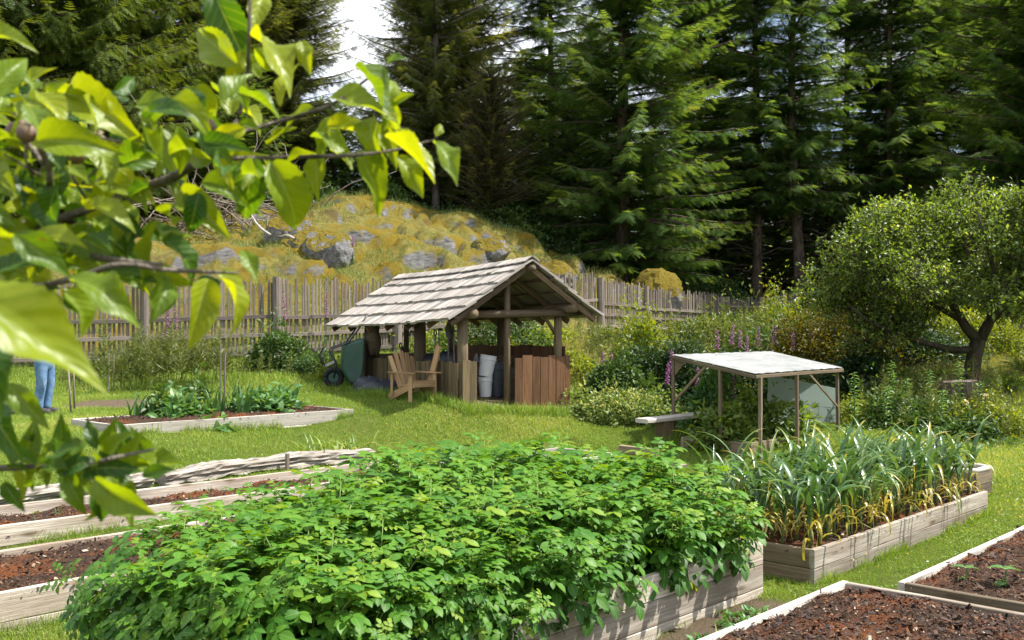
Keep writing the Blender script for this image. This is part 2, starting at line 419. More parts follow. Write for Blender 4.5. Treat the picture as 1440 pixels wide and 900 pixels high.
# ------------------------------------------------------------------ terrain
E2 = np.array([.685, .728]); N2 = np.array([-.728, .685])
ctrl = []
def cp(px, py, d):
    p = P(px, py, d); ctrl.append((p.x, p.y, p.z))
for x in (-9, -4, 0, 4, 9):
    ctrl.append((x, -3, 0)); ctrl.append((x, 3, 0.0))
ctrl += [(-1, 6, 0), (2.2, 8.3, 0.0), (4, 6.5, 0), (6, 8.5, 0), (8, 6, 0), (5.6, 12.1, .04), (3.5, 10, .02), (8, 11, .03), (-3, 6, .02), (-3.6, 7.1, .04),
         (-6, 6, .05), (-4.3, 8.9, .2), (-4.9, 9.4, .24), (-2.6, 11.4, .28), (-.8, 11.5, .25), (.3, 13, .28), (1.5, 12, .12), (-8, 9.5, .36)]
for a in [(225, 684, 11.8), (521, 654, 14.3), (100, 692, 11.2), (330, 607, 14.9), (165, 609, 13.7), (494, 590, 16.6), (20, 640, 13.0), (600, 628, 15.4), (690, 620, 16.0),
          (175, 576, 16.5), (60, 580, 16.8), (400, 560, 18.5), (583, 567, 17), (710, 578, 17.3), (797, 577, 17.9), (654, 567, 16.9), (480, 550, 19.2), (470, 520, 22.5),
          (330, 540, 19.5), (560, 535, 21), (930, 620, 16.5), (850, 606, 17.2), (945, 613, 16.9), (1178, 600, 16.6), (1080, 588, 18.5), (1400, 640, 15.6), (1300, 640, 14.8),
          (1380, 606, 17.2), (1350, 588, 18), (1365, 536, 21), (1240, 585, 19), (1440, 575, 18.5), (1240, 525, 23), (1100, 545, 22), (960, 560, 20), (900, 560, 20.5),
          (820, 520, 22), (840, 480, 28), (820, 455, 32), (0, 520, 22.2), (150, 515, 23), (270, 508, 24), (400, 503, 25.2), (560, 490, 27.5), (700, 480, 30), (840, 464, 33), (908, 466, 36),
          (1015, 470, 40), (1100, 466, 43), (960, 500, 28), (1050, 510, 27), (1330, 508, 31), (1440, 510, 27), (1200, 480, 38),
          (330, 400, 29), (400, 395, 29), (500, 392, 29.5), (640, 385, 32), (740, 376, 34), (790, 400, 35),
          (260, 332, 36), (330, 318, 37), (430, 296, 37), (490, 290, 37), (560, 298, 38), (640, 312, 39), (720, 338, 40), (800, 368, 41), (850, 390, 42), (920, 405, 42), (980, 420, 45),
          (1060, 430, 46), (1120, 432, 46), (1250, 440, 48), (1420, 450, 48), (120, 345, 35), (0, 350, 35), (400, 345, 33), (520, 335, 33), (600, 345, 34.5), (690, 362, 36)]:
    cp(*a)
ctrl += [(-14, 48, 6.2), (-5, 50, 6.3), (3, 52, 5.4), (12, 56, 4.2), (22, 56, 3.8), (34, 50, 3.2), (-30, 40, 5), (30, 30, 1.8), (22, 20, 1.0), (16, 12, .2), (-16, 12, .6), (-16, 20, 1.2),
         (-26, 25, 2.4), (-20, 70, 6.5), (10, 75, 5.5), (35, 75, 4.5), (-45, 60, 6), (55, 60, 4)]
CT = np.array(ctrl)
def _U(r2): return r2*np.log(r2+1e-9)*.5
_n = len(CT); _K = _U(((CT[:, None, :2]-CT[None, :, :2])**2).sum(-1))+np.eye(_n)*1.2
_Pm = np.c_[np.ones(_n), CT[:, :2]]
_A = np.zeros((_n+3, _n+3)); _A[:_n, :_n] = _K; _A[:_n, _n:] = _Pm; _A[_n:, :_n] = _Pm.T
_w = np.linalg.solve(_A, np.r_[CT[:, 2], 0, 0, 0])
def sstep(a, b, x):
    t = np.clip((x-a)/(b-a), 0, 1); return t*t*(3-2*t)
def fbm(x, y, f, seed=0, octv=4):
    o = np.zeros_like(x); amp = 1.0; r = np.random.default_rng(seed)
    for k in range(octv):
        for j in range(4):
            a = r.uniform(0, 6.28); ph = r.uniform(0, 6.28); ff = f*r.uniform(.7, 1.4)
            o += amp*.25*np.sin((x*math.cos(a)+y*math.sin(a))*ff+ph+1.3*np.sin((x*math.sin(a)-y*math.cos(a))*ff*.6+ph*2))
        f *= 2.1; amp *= .5
    return o
# hill mask: beyond the fence on the left and centre
FEN = [P(-260, 520, 21.5), P(0, 520, 22.0), P(205, 510, 23.5), P(390, 503, 25.2), P(560, 490, 27.5), P(700, 480, 30), P(840, 464, 33), P(908, 466, 36), P(1015, 470, 40), P(1120, 466, 44)]
FX = np.array([p.x for p in FEN]); FY = np.array([p.y for p in FEN])
def behind(x, y): return y-np.interp(x, FX, FY)
def Gv(x, y):
    x = np.asarray(x, float); y = np.asarray(y, float)
    sh = x.shape; q = np.c_[x.ravel(), y.ravel()]; out = np.empty(len(q))
    for i in range(0, len(q), 20000):
        s_ = q[i:i+20000]
        out[i:i+20000] = _U(((s_[:, None]-CT[None, :, :2])**2).sum(-1)) @ _w[:_n]+_w[_n]+s_ @ _w[_n+1:]
    z = np.clip(out, -.05, 8.5).reshape(sh)
    far = sstep(70, 110, np.hypot(x, y)); z = z*(1-far)+6*far
    hm = sstep(.6, 4, behind(x, y))*(1-sstep(60, 80, y))
    z = z+hm*(.40*fbm(x, y, .8, 3)+.17*fbm(x, y, 2.4, 4)+(1-sstep(40, 44, y))*.27*np.tanh(9*(fbm(x, y, .75, 77)+.25*fbm(x, y, 3.5, 78))))
    lm = (1-hm)*sstep(10, 20, y); z = z+lm*.035*fbm(x, y, 1.6, 5)
    # sunken bed M and the cut edge of the terrace behind it
    s_ = (x+1.19)*E2[0]+(y-13.85)*E2[1]; t_ = (x+1.19)*N2[0]+(y-13.85)*N2[1]
    inm = sstep(-1.5, -.2, s_)*(1-sstep(2.9, 3.4, s_))
    z = z-inm*sstep(-.5, -.1, t_)*(1-sstep(.16, .24, t_))*.22
    return z
def G(x, y): return float(Gv(np.array([x]), np.array([y]))[0])
def at(px, d): 
    x = X(px, d); return Vector((x, d, G(x, d)))
xs = np.unique(np.r_[np.linspace(-160, -32, 20), np.linspace(-32, -13, 40), np.linspace(-13, 13, 190), np.linspace(13, 36, 50), np.linspace(36, 160, 20)])
ys = np.unique(np.r_[np.linspace(-60, -3, 12), np.linspace(-3, 8, 40), np.linspace(8, 26, 150), np.linspace(26, 48, 120), np.linspace(48, 160, 40)])
GX, GY = np.meshgrid(xs, ys); GZ = Gv(GX, GY)
nx, ny = len(xs), len(ys)
idx = np.arange(nx*ny).reshape(ny, nx)
quad = np.stack([idx[:-1, :-1], idx[:-1, 1:], idx[1:, 1:], idx[1:, :-1]], -1).reshape(-1, 4)
me = bpy.data.meshes.new('ground')
me.vertices.add(nx*ny); me.vertices.foreach_set('co', np.c_[GX.ravel(), GY.ravel(), GZ.ravel()].astype(np.float32).ravel())
me.loops.add(len(quad)*4); me.loops.foreach_set('vertex_index', quad.astype(np.int32).ravel())
me.polygons.add(len(quad)); me.polygons.foreach_set('loop_start', np.arange(len(quad), dtype=np.int32)*4)
me.polygons.foreach_set('use_smooth', np.full(len(quad), True))
def bareness(x, y):
    # trodden earth by the potato bed corner, under the shed, the cut bank
    b = np.zeros_like(x)
    u_ = (x-2.115)*E2[0]+(y-8.39)*E2[1]; w_ = (x-2.115)*N2[0]+(y-8.39)*N2[1]
    b = np.maximum(b, (1-sstep(.2, .42, np.abs(w_+.30)+.12*fbm(x, y, 5, 8)))*sstep(-3.2, -2.2, u_)*(1-sstep(-.25, .12, u_+.1*fbm(x, y, 6, 9))))
    s_ = (x+1.19)*E2[0]+(y-13.85)*E2[1]; t_ = (x+1.19)*N2[0]+(y-13.85)*N2[1]
    b = np.maximum(b, sstep(-.6, -.1, s_)*(1-sstep(2.7, 3.0, s_))*sstep(-1.4, -1.3, t_)*(1-sstep(.22, .30, t_)))
    a_ = (x-.35)*-.564+(y-17.5)*.826; b_ = (x-.35)*.826+(y-17.5)*.564
    b = np.maximum(b, ((a_ > .25) & (a_ < 4.5) & (b_ > -1.2) & (b_ < 1.1)).astype(float))
    # planted strip with dark mulch at the foot of the left fence
    q_ = sstep(-8.0, -7.6, x)*(1-sstep(-4.6, -4.2, x))*sstep(16.4, 16.6, y+.3*(x+6))*(1-sstep(17.4, 17.8, y+.3*(x+6)))
    b = np.maximum(b, q_)
    return b
hillw = sstep(.3, 2.5, behind(GX, GY)); forw = sstep(43, 49, GY+.6*fbm(GX, GY, .5, 12)*3)
dryw = sstep(18.5, 24, GY+fbm(GX, GY, .7, 9)*2)*sstep(-1, 2.5, GX)*(1-sstep(6, 9, GX))
for nm, arr in (('hill', hillw), ('forest', forw), ('dry', dryw), ('bare', bareness(GX, GY))):
    a = me.attributes.new(nm, 'FLOAT', 'POINT'); a.data.foreach_set('value', arr.ravel().astype(np.float32))
t = NT('garden_ground'); co = t.n('TexCoord').outputs['Object']
n1 = t.noise(co, .9, 6, .6); n2 = t.noise(co, 7, 6, .65); n3 = t.noise(co, 60, 4, .7)
lawn = t.mix(t.ramp(n2, [(.35, (0, 0, 0)), (.65, (1, 1, 1))]), (.075, .115, .018), (.15, .18, .03))
lawn = t.mix(t.math('MULTIPLY', t.ramp(n1, [(.45, (0, 0, 0)), (.7, (1, 1, 1))]), .45), lawn, (.17, .16, .045))
dry = t.mix(t.ramp(n2, [(.35, (0, 0, 0)), (.65, (1, 1, 1))]), (.16, .15, .045), (.30, .25, .11))
moss = t.mix(t.ramp(n3, [(.35, (0, 0, 0)), (.65, (1, 1, 1))]), (.10, .075, .010), (.27, .19, .022))
hl = t.mix(t.ramp(n2, [(.38, (0, 0, 0)), (.6, (1, 1, 1))]), (.12, .12, .028), (.22, .19, .055))
hl = t.mix(t.ramp(n1, [(.42, (0, 0, 0)), (.56, (1, 1, 1))]), moss, hl); hl = t.mix(t.ramp(t.noise(co, .5, 5, .7), [(.55, (0, 0, 0)), (.66, (.8, .8, .8))]), hl, t.mix(n3, (.05, .04, .02), (.15, .10, .045)))
ge = t.n('NewGeometry'); up_ = t.n('SeparateXYZ', {0: ge.outputs['Normal']}).outputs['Z']
steep = t.ramp(t.math('ADD', up_, t.math('MULTIPLY_ADD', n2, .16, -.08)), [(.54, (1, 1, 1)), (.65, (0, 0, 0))])
n5 = t.noise(t.vmul(co, (2, 2, 7)), 1.6, 6, .65)
hl = t.mix(steep, hl, t.mix(t.ramp(n5, [(.32, (0, 0, 0)), (.7, (1, 1, 1))]), (.05, .05, .048), (.26, .255, .245)))
fl = t.mix(n2, (.035, .03, .015), (.09, .085, .025))
earth = t.mix(t.ramp(n3, [(.3, (0, 0, 0)), (.7, (1, 1, 1))]), (.085, .06, .04), (.25, .19, .13))
c = t.mix(t.attr('dry').outputs['Fac'], lawn, dry)
c = t.mix(t.attr('hill').outputs['Fac'], c, hl)
c = t.mix(t.attr('forest').outputs['Fac'], c, fl)
c = t.mix(t.attr('bare').outputs['Fac'], c, earth)
p = t.n('BsdfPrincipled', {'Base Color': c, 'Roughness': .95, 'Specular IOR Level': .1, 'Normal': t.bump(t.math('ADD', n2, n3), 1.0, .06)})
me.materials.append(t.end(p.outputs[0])); me.update()
GROUND = me; g = bpy.data.objects.new('ground', me); COL.objects.link(g); g['kind'] = 'structure'

# ------------------------------------------------------------------ raised beds
QUADT = (np.array([[-.5, 0, 0], [.5, 0, .05], [.4, 1, .12], [-.35, .9, 0]]), np.array([[0, 1, 2], [0, 2, 3]]), np.array([0, 0, 1, 1.]), np.zeros(4))
FOOT = []   # footprints kept free of grass: origin, length, width
def raised_bed(label, o, L, W, ztop, rows, th=.045, m='bed', md=None, chips=2000, soil_drop=.05, skip=(), name='raised_bed', rust=.5, zb=None):
    """o = corner (2D) ; long side along E2, width along N2 (W may be negative)"""
    o = np.array(o, float); md = md or m
    zb = ztop-sum(rows) if zb is None else zb
    cx = o+E2*L/2+N2*W/2
    root = thing(name, label, 'raised bed', (cx[0], cx[1], zb))
    def w3(s, t_, z): q = o+E2*s+N2*t_; return Vector((q[0], q[1], z))
    sg = 1 if W > 0 else -1
    z = ztop
    for k, h in enumerate(rows):
        hh = h-.003
        for nm, a, b in (('side_board', (0, 0), (L, 0)), ('side_board', (0, W), (L, W)), ('end_board', (0, 0), (0, W)), ('end_board', (L, 0), (L, W))):
            key = (nm, a, b)
            if 'far' in skip and nm == 'side_board' and a[1] == W: continue
            mb = MB()
            e = th*.5
            if nm == 'side_board':
                off = sg*e if a[1] == 0 else -sg*e
                p0, p1 = w3(a[0]-.002*k, a[1]+off, z-h/2), w3(b[0]+.002*k, b[1]+off, z-h/2)
            else:
                off = e if a[0] == 0 else -e
                p0, p1 = w3(a[0]+off, sg*(th+.001), z-h/2-.002), w3(a[0]+off, W-sg*(th+.001), z-h/2-.002)
            n = max(2, int((p1-p0).length/.5))
            mb.beam(p0, p1, th, hh, segs=n, jit=.003, ch=.006)
            mb.build(nm, M[md if nm == 'end_board' else m], root)
        z -= h
    # soil
    ns, nt_ = max(8, int(L/.07)), max(6, int(abs(W)/.07))
    ss, tt = np.meshgrid(np.linspace(th, L-th, ns), np.linspace(th, abs(W)-th, nt_), indexing='ij'); tt = tt*sg
    px_ = o[0]+E2[0]*ss+N2[0]*tt; py_ = o[1]+E2[1]*ss+N2[1]*tt
    edge = np.minimum(np.minimum(ss, L-ss), np.minimum(abs(tt), abs(W)-abs(tt)))
    zz = ztop-soil_drop+.03*fbm(px_, py_, 5, 21)+.018*fbm(px_, py_, 22, 22, 2)+np.clip(edge, 0, .3)*.12
    zz = np.minimum(zz, ztop-.012+np.clip(edge-.05, 0, .5)*.35)
    mb = MB(); ii = np.arange(ns*nt_).reshape(ns, nt_)
    fs = np.stack([ii[:-1, :-1], ii[1:, :-1], ii[1:, 1:], ii[:-1, 1:]], -1).reshape(-1, 4)
    if sg < 0: fs = fs[:, ::-1]
    mb.poly(list(zip(px_.ravel(), py_.ravel(), zz.ravel())), fs.tolist())
    mb.build('soil', M['soil'], root, smooth=True)
    if chips:
        nb = NB(); n = int(chips*2.6)
        fs_, ft_ = RNG.uniform(0, 1, n), RNG.uniform(0, 1, n)
        i_, j_ = (fs_*(ns-1)).astype(int), (ft_*(nt_-1)).astype(int)
        pos = np.c_[px_[i_, j_]+RNG.normal(0, .03, n), py_[i_, j_]+RNG.normal(0, .03, n), zz[i_, j_]+RNG.uniform(-.004, .012, n)]
        d = np.c_[RNG.normal(0, 1, (n, 2)), RNG.uniform(-.3, .6, n)]
        u = np.c_[RNG.normal(0, .5, (n, 2)), np.ones(n)]
        Ls = RNG.lognormal(-4.15, .5, n)
        sc = np.c_[Ls*RNG.uniform(.2, .7, n), Ls, Ls]
        cl = np.clip(.26+.22*fbm(pos[:, 0], pos[:, 1], 3.2, 31)+RNG.normal(0, .22, n)+(rust-.5)*.3, 0, .9); cl = np.where(RNG.uniform(0, 1, n) < .05, RNG.uniform(.9, 1, n), cl)
        nb.add(QUADT, pos, frames(d, u), sc, cl)
        nb.build('mulch', M['chip'], root, kind='stuff')
    FOOT.append((o, L, W))
    return root
def bp(o, s, t_): 
    q = np.array(o)+E2*s+N2*t_; return q
PO = np.array((2.115, 8.39))-E2*4.7
raised_bed('high raised bed of weathered boards crammed with leafy potato plants', PO, 4.7, 2.3, .45, (.19, .19, .13), .05, chips=900, soil_drop=.06)
GO = np.array((2.65, 8.72))
raised_bed('pale plank raised bed full of tall garlic plants', GO, 4.5, 1.42, .31, (.17, .17), .05, md='beddark', chips=1500, soil_drop=.05, rust=.4)  # darker end boards put the shade of the bed ends into the colour
R1 = np.array((2.62, 7.90))-E2*3.4
raised_bed('empty raised bed of dark mulched soil at the bottom right corner', R1, 3.4, -1.9, .25, (.13, .15), .055, m='bedpale', md='bed', chips=9000, soil_drop=.04, rust=.45)
R2 = np.array((3.04, 7.85))
raised_bed('raised bed with two small squash seedlings at the right edge', R2, 4.2, -1.8, .25, (.12, .15), .055, m='bedpale', md='beddark', chips=7500, soil_drop=.04, rust=.75)  # shade on the near end painted as darker end boards
L2 = np.array((-3.67, 7.13))-E2*1.6
raised_bed('low raised bed with a knotty front board left of the potatoes', L2, 5.6, 1.5, .35, (.22, .16), .05, chips=5500, soil_drop=.05, rust=.65)
L1 = np.array((-4.73, 9.2))-E2*1.4
raised_bed('narrow raised bed of bare soil lying along the bleached logs', L1, 6.75, 1.17, .43, (.2, .12), .045, m='bed', chips=4500, soil_drop=.12, rust=.6)
MO = np.array((-1.19, 13.85))-N2*1.2
raised_bed('sunken raised bed below the cut grass edge behind the potatoes', MO, 2.8, 1.2, .40, (.18, .1), .045, m='bedpale', chips=1200, soil_drop=.12)
FO = np.array((-5.43, 13.7))
raised_bed('raised bed on the upper lawn planted with leeks and squash', FO, 4.06, 1.5, .95, (.2, .1), .05, m='bedpale', chips=2600, soil_drop=.03, rust=.6)
KO = np.array((3.6, 15.0))
kz = G(*(KO+E2*1.2+N2*.6))+.07
raised_bed('low dark raised bed under the frosted canopy', KO, 2.4, 1.25, kz, (.16, .1), .045, m='beddark', chips=1500, soil_drop=.05)
FOOT.append((np.array((-3.0, 10.0)), .01, .01))
# stub of board and low plank lying in front of the bench
def plank_on_ground(label, a, b, w, h, zoff, m, name='loose_plank'):
    a = Vector(a); b = Vector(b); c = (a+b)/2
    r = MB(); r.beam(a+Vector((0, 0, zoff)), b+Vector((0, 0, zoff)), w, h, segs=4, jit=.003)
    o = r.build(name, M[m]); tag(o, label, 'plank'); return o
a, b = at(872, 15.6), at(925, 15.2)
plank_on_ground('short brown plank on the grass in front of the bench', a, b, .09, .12, .06, 'canopyw')
a, b = at(922, 14.9), at(962, 14.3)
plank_on_ground('bleached board end lying beyond the potato leaves', a, b, .10, .07, .03, 'bed')
# trough planter behind the garlic
tr = thing('planter_trough', 'dark wooden planter with a rounded pale rim behind the garlic bed', 'planter', (5.45, 13.2, G(5.45, 13.2)))
to = np.array((5.85, 12.6)); tz = .46
for s0, t0, s1, t1 in ((0, 0, 0, 1.7), (.6, 0, .6, 1.7), (0, 0, .6, 0), (0, 1.7, .6, 1.7)):
    p0 = to+E2*s0+N2*t0; p1 = to+E2*s1+N2*t1
    q = MB()
    for k in range(2):
        z_ = tz-.1-k*.165
        q.beam((p0[0], p0[1], z_), (p1[0], p1[1], z_), .05, .16, segs=3, jit=.003)
    q.build('side_board' if s0 == s1 else 'end_board', M['beddark'], tr)
q = MB(); ring = []
for s0, t0 in ((0, .12), (0, .85), (0, 1.58), (.1, 1.7), (.5, 1.7), (.6, 1.58), (.6, .85), (.6, .12), (.5, 0), (.1, 0), (0, .12)):
    p0 = to+E2*s0+N2*t0; ring.append((p0[0], p0[1], tz))
q.tube(ring, .035, 10); q.build('rim', M['bedpale'], tr, smooth=True)
q = MB(); cs = [to+E2*s0+N2*t0 for s0, t0 in ((.03, .03), (.57, .03), (.57, 1.67), (.03, 1.67))]
q.poly([(c_[0], c_[1], tz-.12) for c_ in cs], [(0, 1, 2, 3)]); q.build('soil', M['soil'], tr)
FOOT.append((to, .6, 1.7))

for o, L, W in FOOT:     # the ground is dug out inside each bed
    s = (GX-o[0])*E2[0]+(GY-o[1])*E2[1]; t_ = ((GX-o[0])*N2[0]+(GY-o[1])*N2[1])*(1 if W > 0 else -1)
    GZ = np.where((s > .05) & (s < L-.05) & (t_ > .05) & (t_ < abs(W)-.05), GZ-.3, GZ)
GROUND.vertices.foreach_set('co', np.c_[GX.ravel(), GY.ravel(), GZ.ravel()].astype(np.float32).ravel()); GROUND.update()
# ------------------------------------------------------------------ logs
def log(label, pts, r, seed):
    random.seed(seed); q = MB(); P_ = [Vector(p) for p in pts]
    cum = []; n = 46
    segs = len(P_)-1
    path = []
    for i in range(n+1):
        f = i/n*segs; k = min(int(f), segs-1); path.append(P_[k].lerp(P_[k+1], f-k))
    m_ = 26; prof = [1+.16*math.sin(j*2.1+seed)+random.uniform(-.26, .18) for j in range(m_)]
    vs, gc, fs = [], [], []
    d = (path[-1]-path[0]).normalized(); x = d.cross(Vector((0, 0, 1))).normalized(); z = x.cross(d)
    for i, p in enumerate(path):
        k = 1+.12*math.sin(i*.35+seed)+random.uniform(-.04, .04)
        if i in (0, n): k *= .8
        for j in range(m_):
            a = j/m_*6.283; rr = r*prof[j]*k*(1+random.uniform(-.07, .07))
            rr *= 1+.13*math.sin(i*.9+j*1.9+seed)*math.sin(i*.23+j*.7); vs.append(p+x*math.cos(a)*rr*1.25+z*math.sin(a)*rr); gc.append((i*.06, math.cos(a)*r, math.sin(a)*r))
    for i in range(n):
        for j in range(m_): fs.append((i*m_+j, i*m_+(j+1) % m_, (i+1)*m_+(j+1) % m_, (i+1)*m_+j))
    fs += [tuple(range(m_-1, -1, -1)), tuple(range(n*m_, n*m_+m_))]
    q.poly(vs, fs, gc, .7); o = q.build('log', M['log']); tag(o, label, 'log', 'logs edging the lawn'); return o
def gp(px, py, d, r):   # point on ground lifted by r
    v = at(px, d); v.z += r; return v
log('long bleached log with a jagged split end, lying between lawn and soil bed', [gp(226, 0, 11.75, .08), gp(300, 0, 12.35, .09), gp(420, 0, 13.45, .09), gp(522, 0, 14.5, .07)], .105, 3)
log('half hidden grey log at the left edge beneath the apple leaves', [gp(-60, 0, 10.35, .05), gp(90, 0, 11.05, .06), gp(212, 0, 11.75, .05)], .085, 5)
q = MB(); v = at(404, 13.05); q.beam(v+Vector((0, 0, -.1)), v+Vector((0, 0, .24)), .05, .035, up=(.7, -.7, 0)); tag(q.build('peg', M['stake']), 'short wooden peg driven in against the long log', 'stake')
q = MB(); v0 = at(-20, 16.3); v1 = at(18, 16.6); q.tube([v0+Vector((0, 0, .09)), v1+Vector((0, 0, .1))], [.11, .10], 10, wob=.08); tag(q.build('log', M['log']), 'short sawn log at the far left edge of the lawn', 'log')

# ------------------------------------------------------------------ fence
def fence(label, pts, h, rails, gap=.105, zoff=.0, seed=1, posts=True, gtop=None):
    random.seed(seed)
    root = thing('picket_fence', label, 'fence', pts[0])
    for i in range(len(pts)-1):
        a, b = Vector(pts[i]), Vector(pts[i+1]); L = (b-a).to_2d().length
        dv = Vector(((b.x-a.x)/L, (b.y-a.y)/L, 0)); nv = Vector((dv.y, -dv.x, 0))
        if nv.y > 0: nv = -nv
        q = MB(); n = int(L/gap)
        hh = h[i] if hasattr(h, '__len__') else h
        zt = lambda s: a.z+(b.z-a.z)*s/L
        for k in range(n):
            s = (k+.5)*gap+random.uniform(-.022, .022); p = a+dv*s; zg = G(p.x, p.y)
            base = max(zg+.02, zt(s)-.25); top = zt(s)+hh+random.uniform(-.13, .09)
            w = random.uniform(.05, .078); ln = random.gauss(0, .018)
            q.beam(p+Vector((0, 0, base-p.z)), p+dv*ln+nv*random.uniform(-.01, .01)+Vector((0, 0, top-p.z)), w, .028, up=nv, ch=.006, taper=random.uniform(.7, 1))
        q.build('picket_panel', M['fence'], root)
        for rz in rails:
            q = MB(); p0 = a+Vector((0, 0, hh*rz))+nv*.045; p1 = b+Vector((0, 0, hh*rz+random.uniform(-.04, .04)))+nv*.045
            q.beam(p0, p1, .055, .095, segs=5, jit=.01); q.build('rail', M['fence'], root)
    for i, p_ in enumerate(pts):
        p_ = Vector(p_); q = MB(); hh = h[min(i, len(h)-1)] if hasattr(h, '__len__') else h
        q.tube([p_+Vector((0, -.1, -.4)), p_+Vector((.01, -.1, hh*.5)), p_+Vector((0, -.1, hh*1.04))], [.115, .105, .1], 10, wob=.05)
        q.build('post', M['fence'], root)
    return root
def fp(px, d, dz=0): v = at(px, d); v.z += dz; return v
fence('tall weathered picket fence running along the foot of the mossy rock hill', [fp(-260, 21.4), fp(0, 22.2), fp(205, 23.5), fp(390, 25.0), fp(560, 27.2), fp(700, 30), fp(845, 33), fp(908, 36), fp(1015, 40)],
      [1.95, 1.95, 1.95, 1.95, 1.9, 1.85, 1.65, 1.55, 1.4], (.08, .52, .86)[:2]+(.30,), seed=4)
fence('far picket fence half hidden in tall weeds below the bare trunks', [fp(1022, 40.5), fp(1070, 42.5), fp(1120, 44)], 1.35, (.3, .75), seed=9)
fence('old picket fence glimpsed behind the apple tree trunk', [fp(1180, 41), fp(1300, 33), fp(1400, 29.5), fp(1500, 26.5)], 1.25, (.25, .8), gap=.13, seed=12)

# ------------------------------------------------------------------ shed
SA = Vector((-.564, .826, 0)); SB = Vector((.826, .564, 0)); SR = Vector((.35, 17.5, 0))
def sp(a, b, z): v = SR+SA*a+SB*b; v.z = z; return v
shed = thing('garden_shed', 'open sided wooden garden shed with a shingled gable roof', 'shed', sp(2.3, -.05, G(*sp(2.3, -.05, 0).xy)))
def ridge_z(a): return 3.49-.015*a
EL, ER = 1.66, 1.55     # eave half widths
ZL, ZR = 2.42, 2.52
LEN = 4.95
random.seed(21)
def slope_pt(a, t_, side, lift=0.0):
    if side < 0: b, z = -EL*t_, ridge_z(a)+(ZL-3.49)*t_
    else: b, z = ER*t_, ridge_z(a)+(ZR-3.49)*t_
    z -= .035*math.sin(math.pi*a/LEN)
    nb = Vector((SB.x*(-.54 if side < 0 else .54), SB.y*(-.54 if side < 0 else .54), .84))
    return sp(a, b, z)+nb*lift
for side, nm in ((-1, 'shingle_slope'), (1, 'shingle_slope')):
    q = MB(); NC = 5
    for c_ in range(NC):
        t0 = c_/NC-.10; t1 = (c_+1)/NC+.012
        t0 = max(t0, -.01)
        a = -.03
        while a < LEN:
            w = random.uniform(.10, .26); a1 = min(a+w-.006, LEN+.02)
            jt = random.uniform(-.008, .012)
            l0 = .022+.0; l1 = .076+random.uniform(-.008, .012)
            vs = []
            for (aa, tt, lf) in ((a, t0, l0), (a1, t0, l0), (a1, t1+jt, l1), (a, t1+jt, l1)):
                vs.append(slope_pt(aa, tt, side, lf))
            for (aa, tt, lf) in ((a, t0, l0-.02), (a1, t0, l0-.02), (a1, t1+jt, l1-.045), (a, t1+jt, l1-.045)):
                vs.append(slope_pt(aa, tt, side, lf))
            gc = [(0, 0, 0), (0, w, 0), (.35, w, 0), (.35, 0, 0), (0, 0, .02), (0, w, .02), (.35, w, .02), (.35, 0, .02)]
            q.poly(vs, [(0, 1, 2, 3), (7, 6, 5, 4), (3, 2, 6, 7), (0, 3, 7, 4), (1, 0, 4, 5), (2, 1, 5, 6)], gc, min(1, max(0, random.gauss(.5, .2))))
            a += w
    q.build(nm, M['shingle'], shed)
# ridge cap
q = MB()
for k in range(16):
    a0 = k*LEN/16-.02
    for side in (-1, 1):
        vs = [slope_pt(a0, -.02, side, .085), slope_pt(a0+.36, -.02, side, .07), slope_pt(a0+.36, .075, side, .075), slope_pt(a0, .075, side, .09)]
        vs += [v-Vector((0, 0, .018)) for v in vs]
        q.poly(vs, [(0, 1, 2, 3), (7, 6, 5, 4), (3, 2, 6, 7), (0, 3, 7, 4), (1, 0, 4, 5), (2, 1, 5, 6)])
q.build('ridge_cap', M['shingle'], shed)
# rafters and purlins
for k in range(7):
    a = .10+k*(LEN-.2)/6
    for side in (-1, 1):
        q = MB(); q.beam(slope_pt(a, .01, side, -.075), slope_pt(a, .985, side, -.075), .06, .10, segs=3, jit=.004); q.build('rafter', M['rafter'], shed)
for side in (-1, 1):
    for t_ in (.12, .32, .52, .72, .93):
        q = MB(); q.beam(slope_pt(.02, t_, side, -.012), slope_pt(LEN-.02, t_, side, -.012), .10, .02, up=(0, 0, 1)); q.build('lath', M['rafter'], shed)
q = MB(); q.tube([sp(-.05, 0, ridge_z(0)-.13), sp(LEN-.05, 0, ridge_z(LEN)-.13)], [.06, .055], 10, wob=.03); q.build('ridge_pole', M['post'], shed, smooth=True)
BL, BR, A0, A1 = -1.16, 1.0, .42, 4.45
for b, zz in ((BL, 2.55), (BR, 2.68)):
    q = MB(); q.tube([sp(.05, b, zz), sp(2.3, b, zz-.03), sp(LEN-.1, b, zz-.03)], [.085, .08, .075], 10, wob=.03); q.build('eave_beam', M['post'], shed, smooth=True)
q = MB(); q.tube([sp(A0-.1, -1.30, 2.53), sp(A0-.1, 0, 2.565), sp(A0-.1, 1.26, 2.60)], [.072, .07, .065], 10, wob=.03); q.build('tie_beam', M['post'], shed, smooth=True)
q = MB(); q.tube([sp(A1, -1.25, 2.53), sp(A1, 1.2, 2.60)], [.07, .065], 10, wob=.03); q.build('tie_beam', M['post'], shed, smooth=True)
def post(a, b, ztop, r): 
    v = sp(a, b, 0); zg = G(v.x, v.y); q = MB()
    q.tube([sp(a, b, zg-.25), sp(a+.01, b+.008, (zg+ztop)/2), sp(a, b, ztop)], [r, r*.95, r*.92], 12, wob=.04)
    q.build('post', M['post'], shed, smooth=True)
post(A0+.02, BL, 2.52, .10); post(A0-.02, -.26, 3.32, .062); post(A0+.02, BR-.10, 2.62, .082)
post(1.95, BL, 2.5, .12); post(A1-.5, BL, 2.5, .16); post(2.5, BR, 2.62, .075); post(A1, BR, 2.62, .08); post(A1, -.1, 3.25, .06)
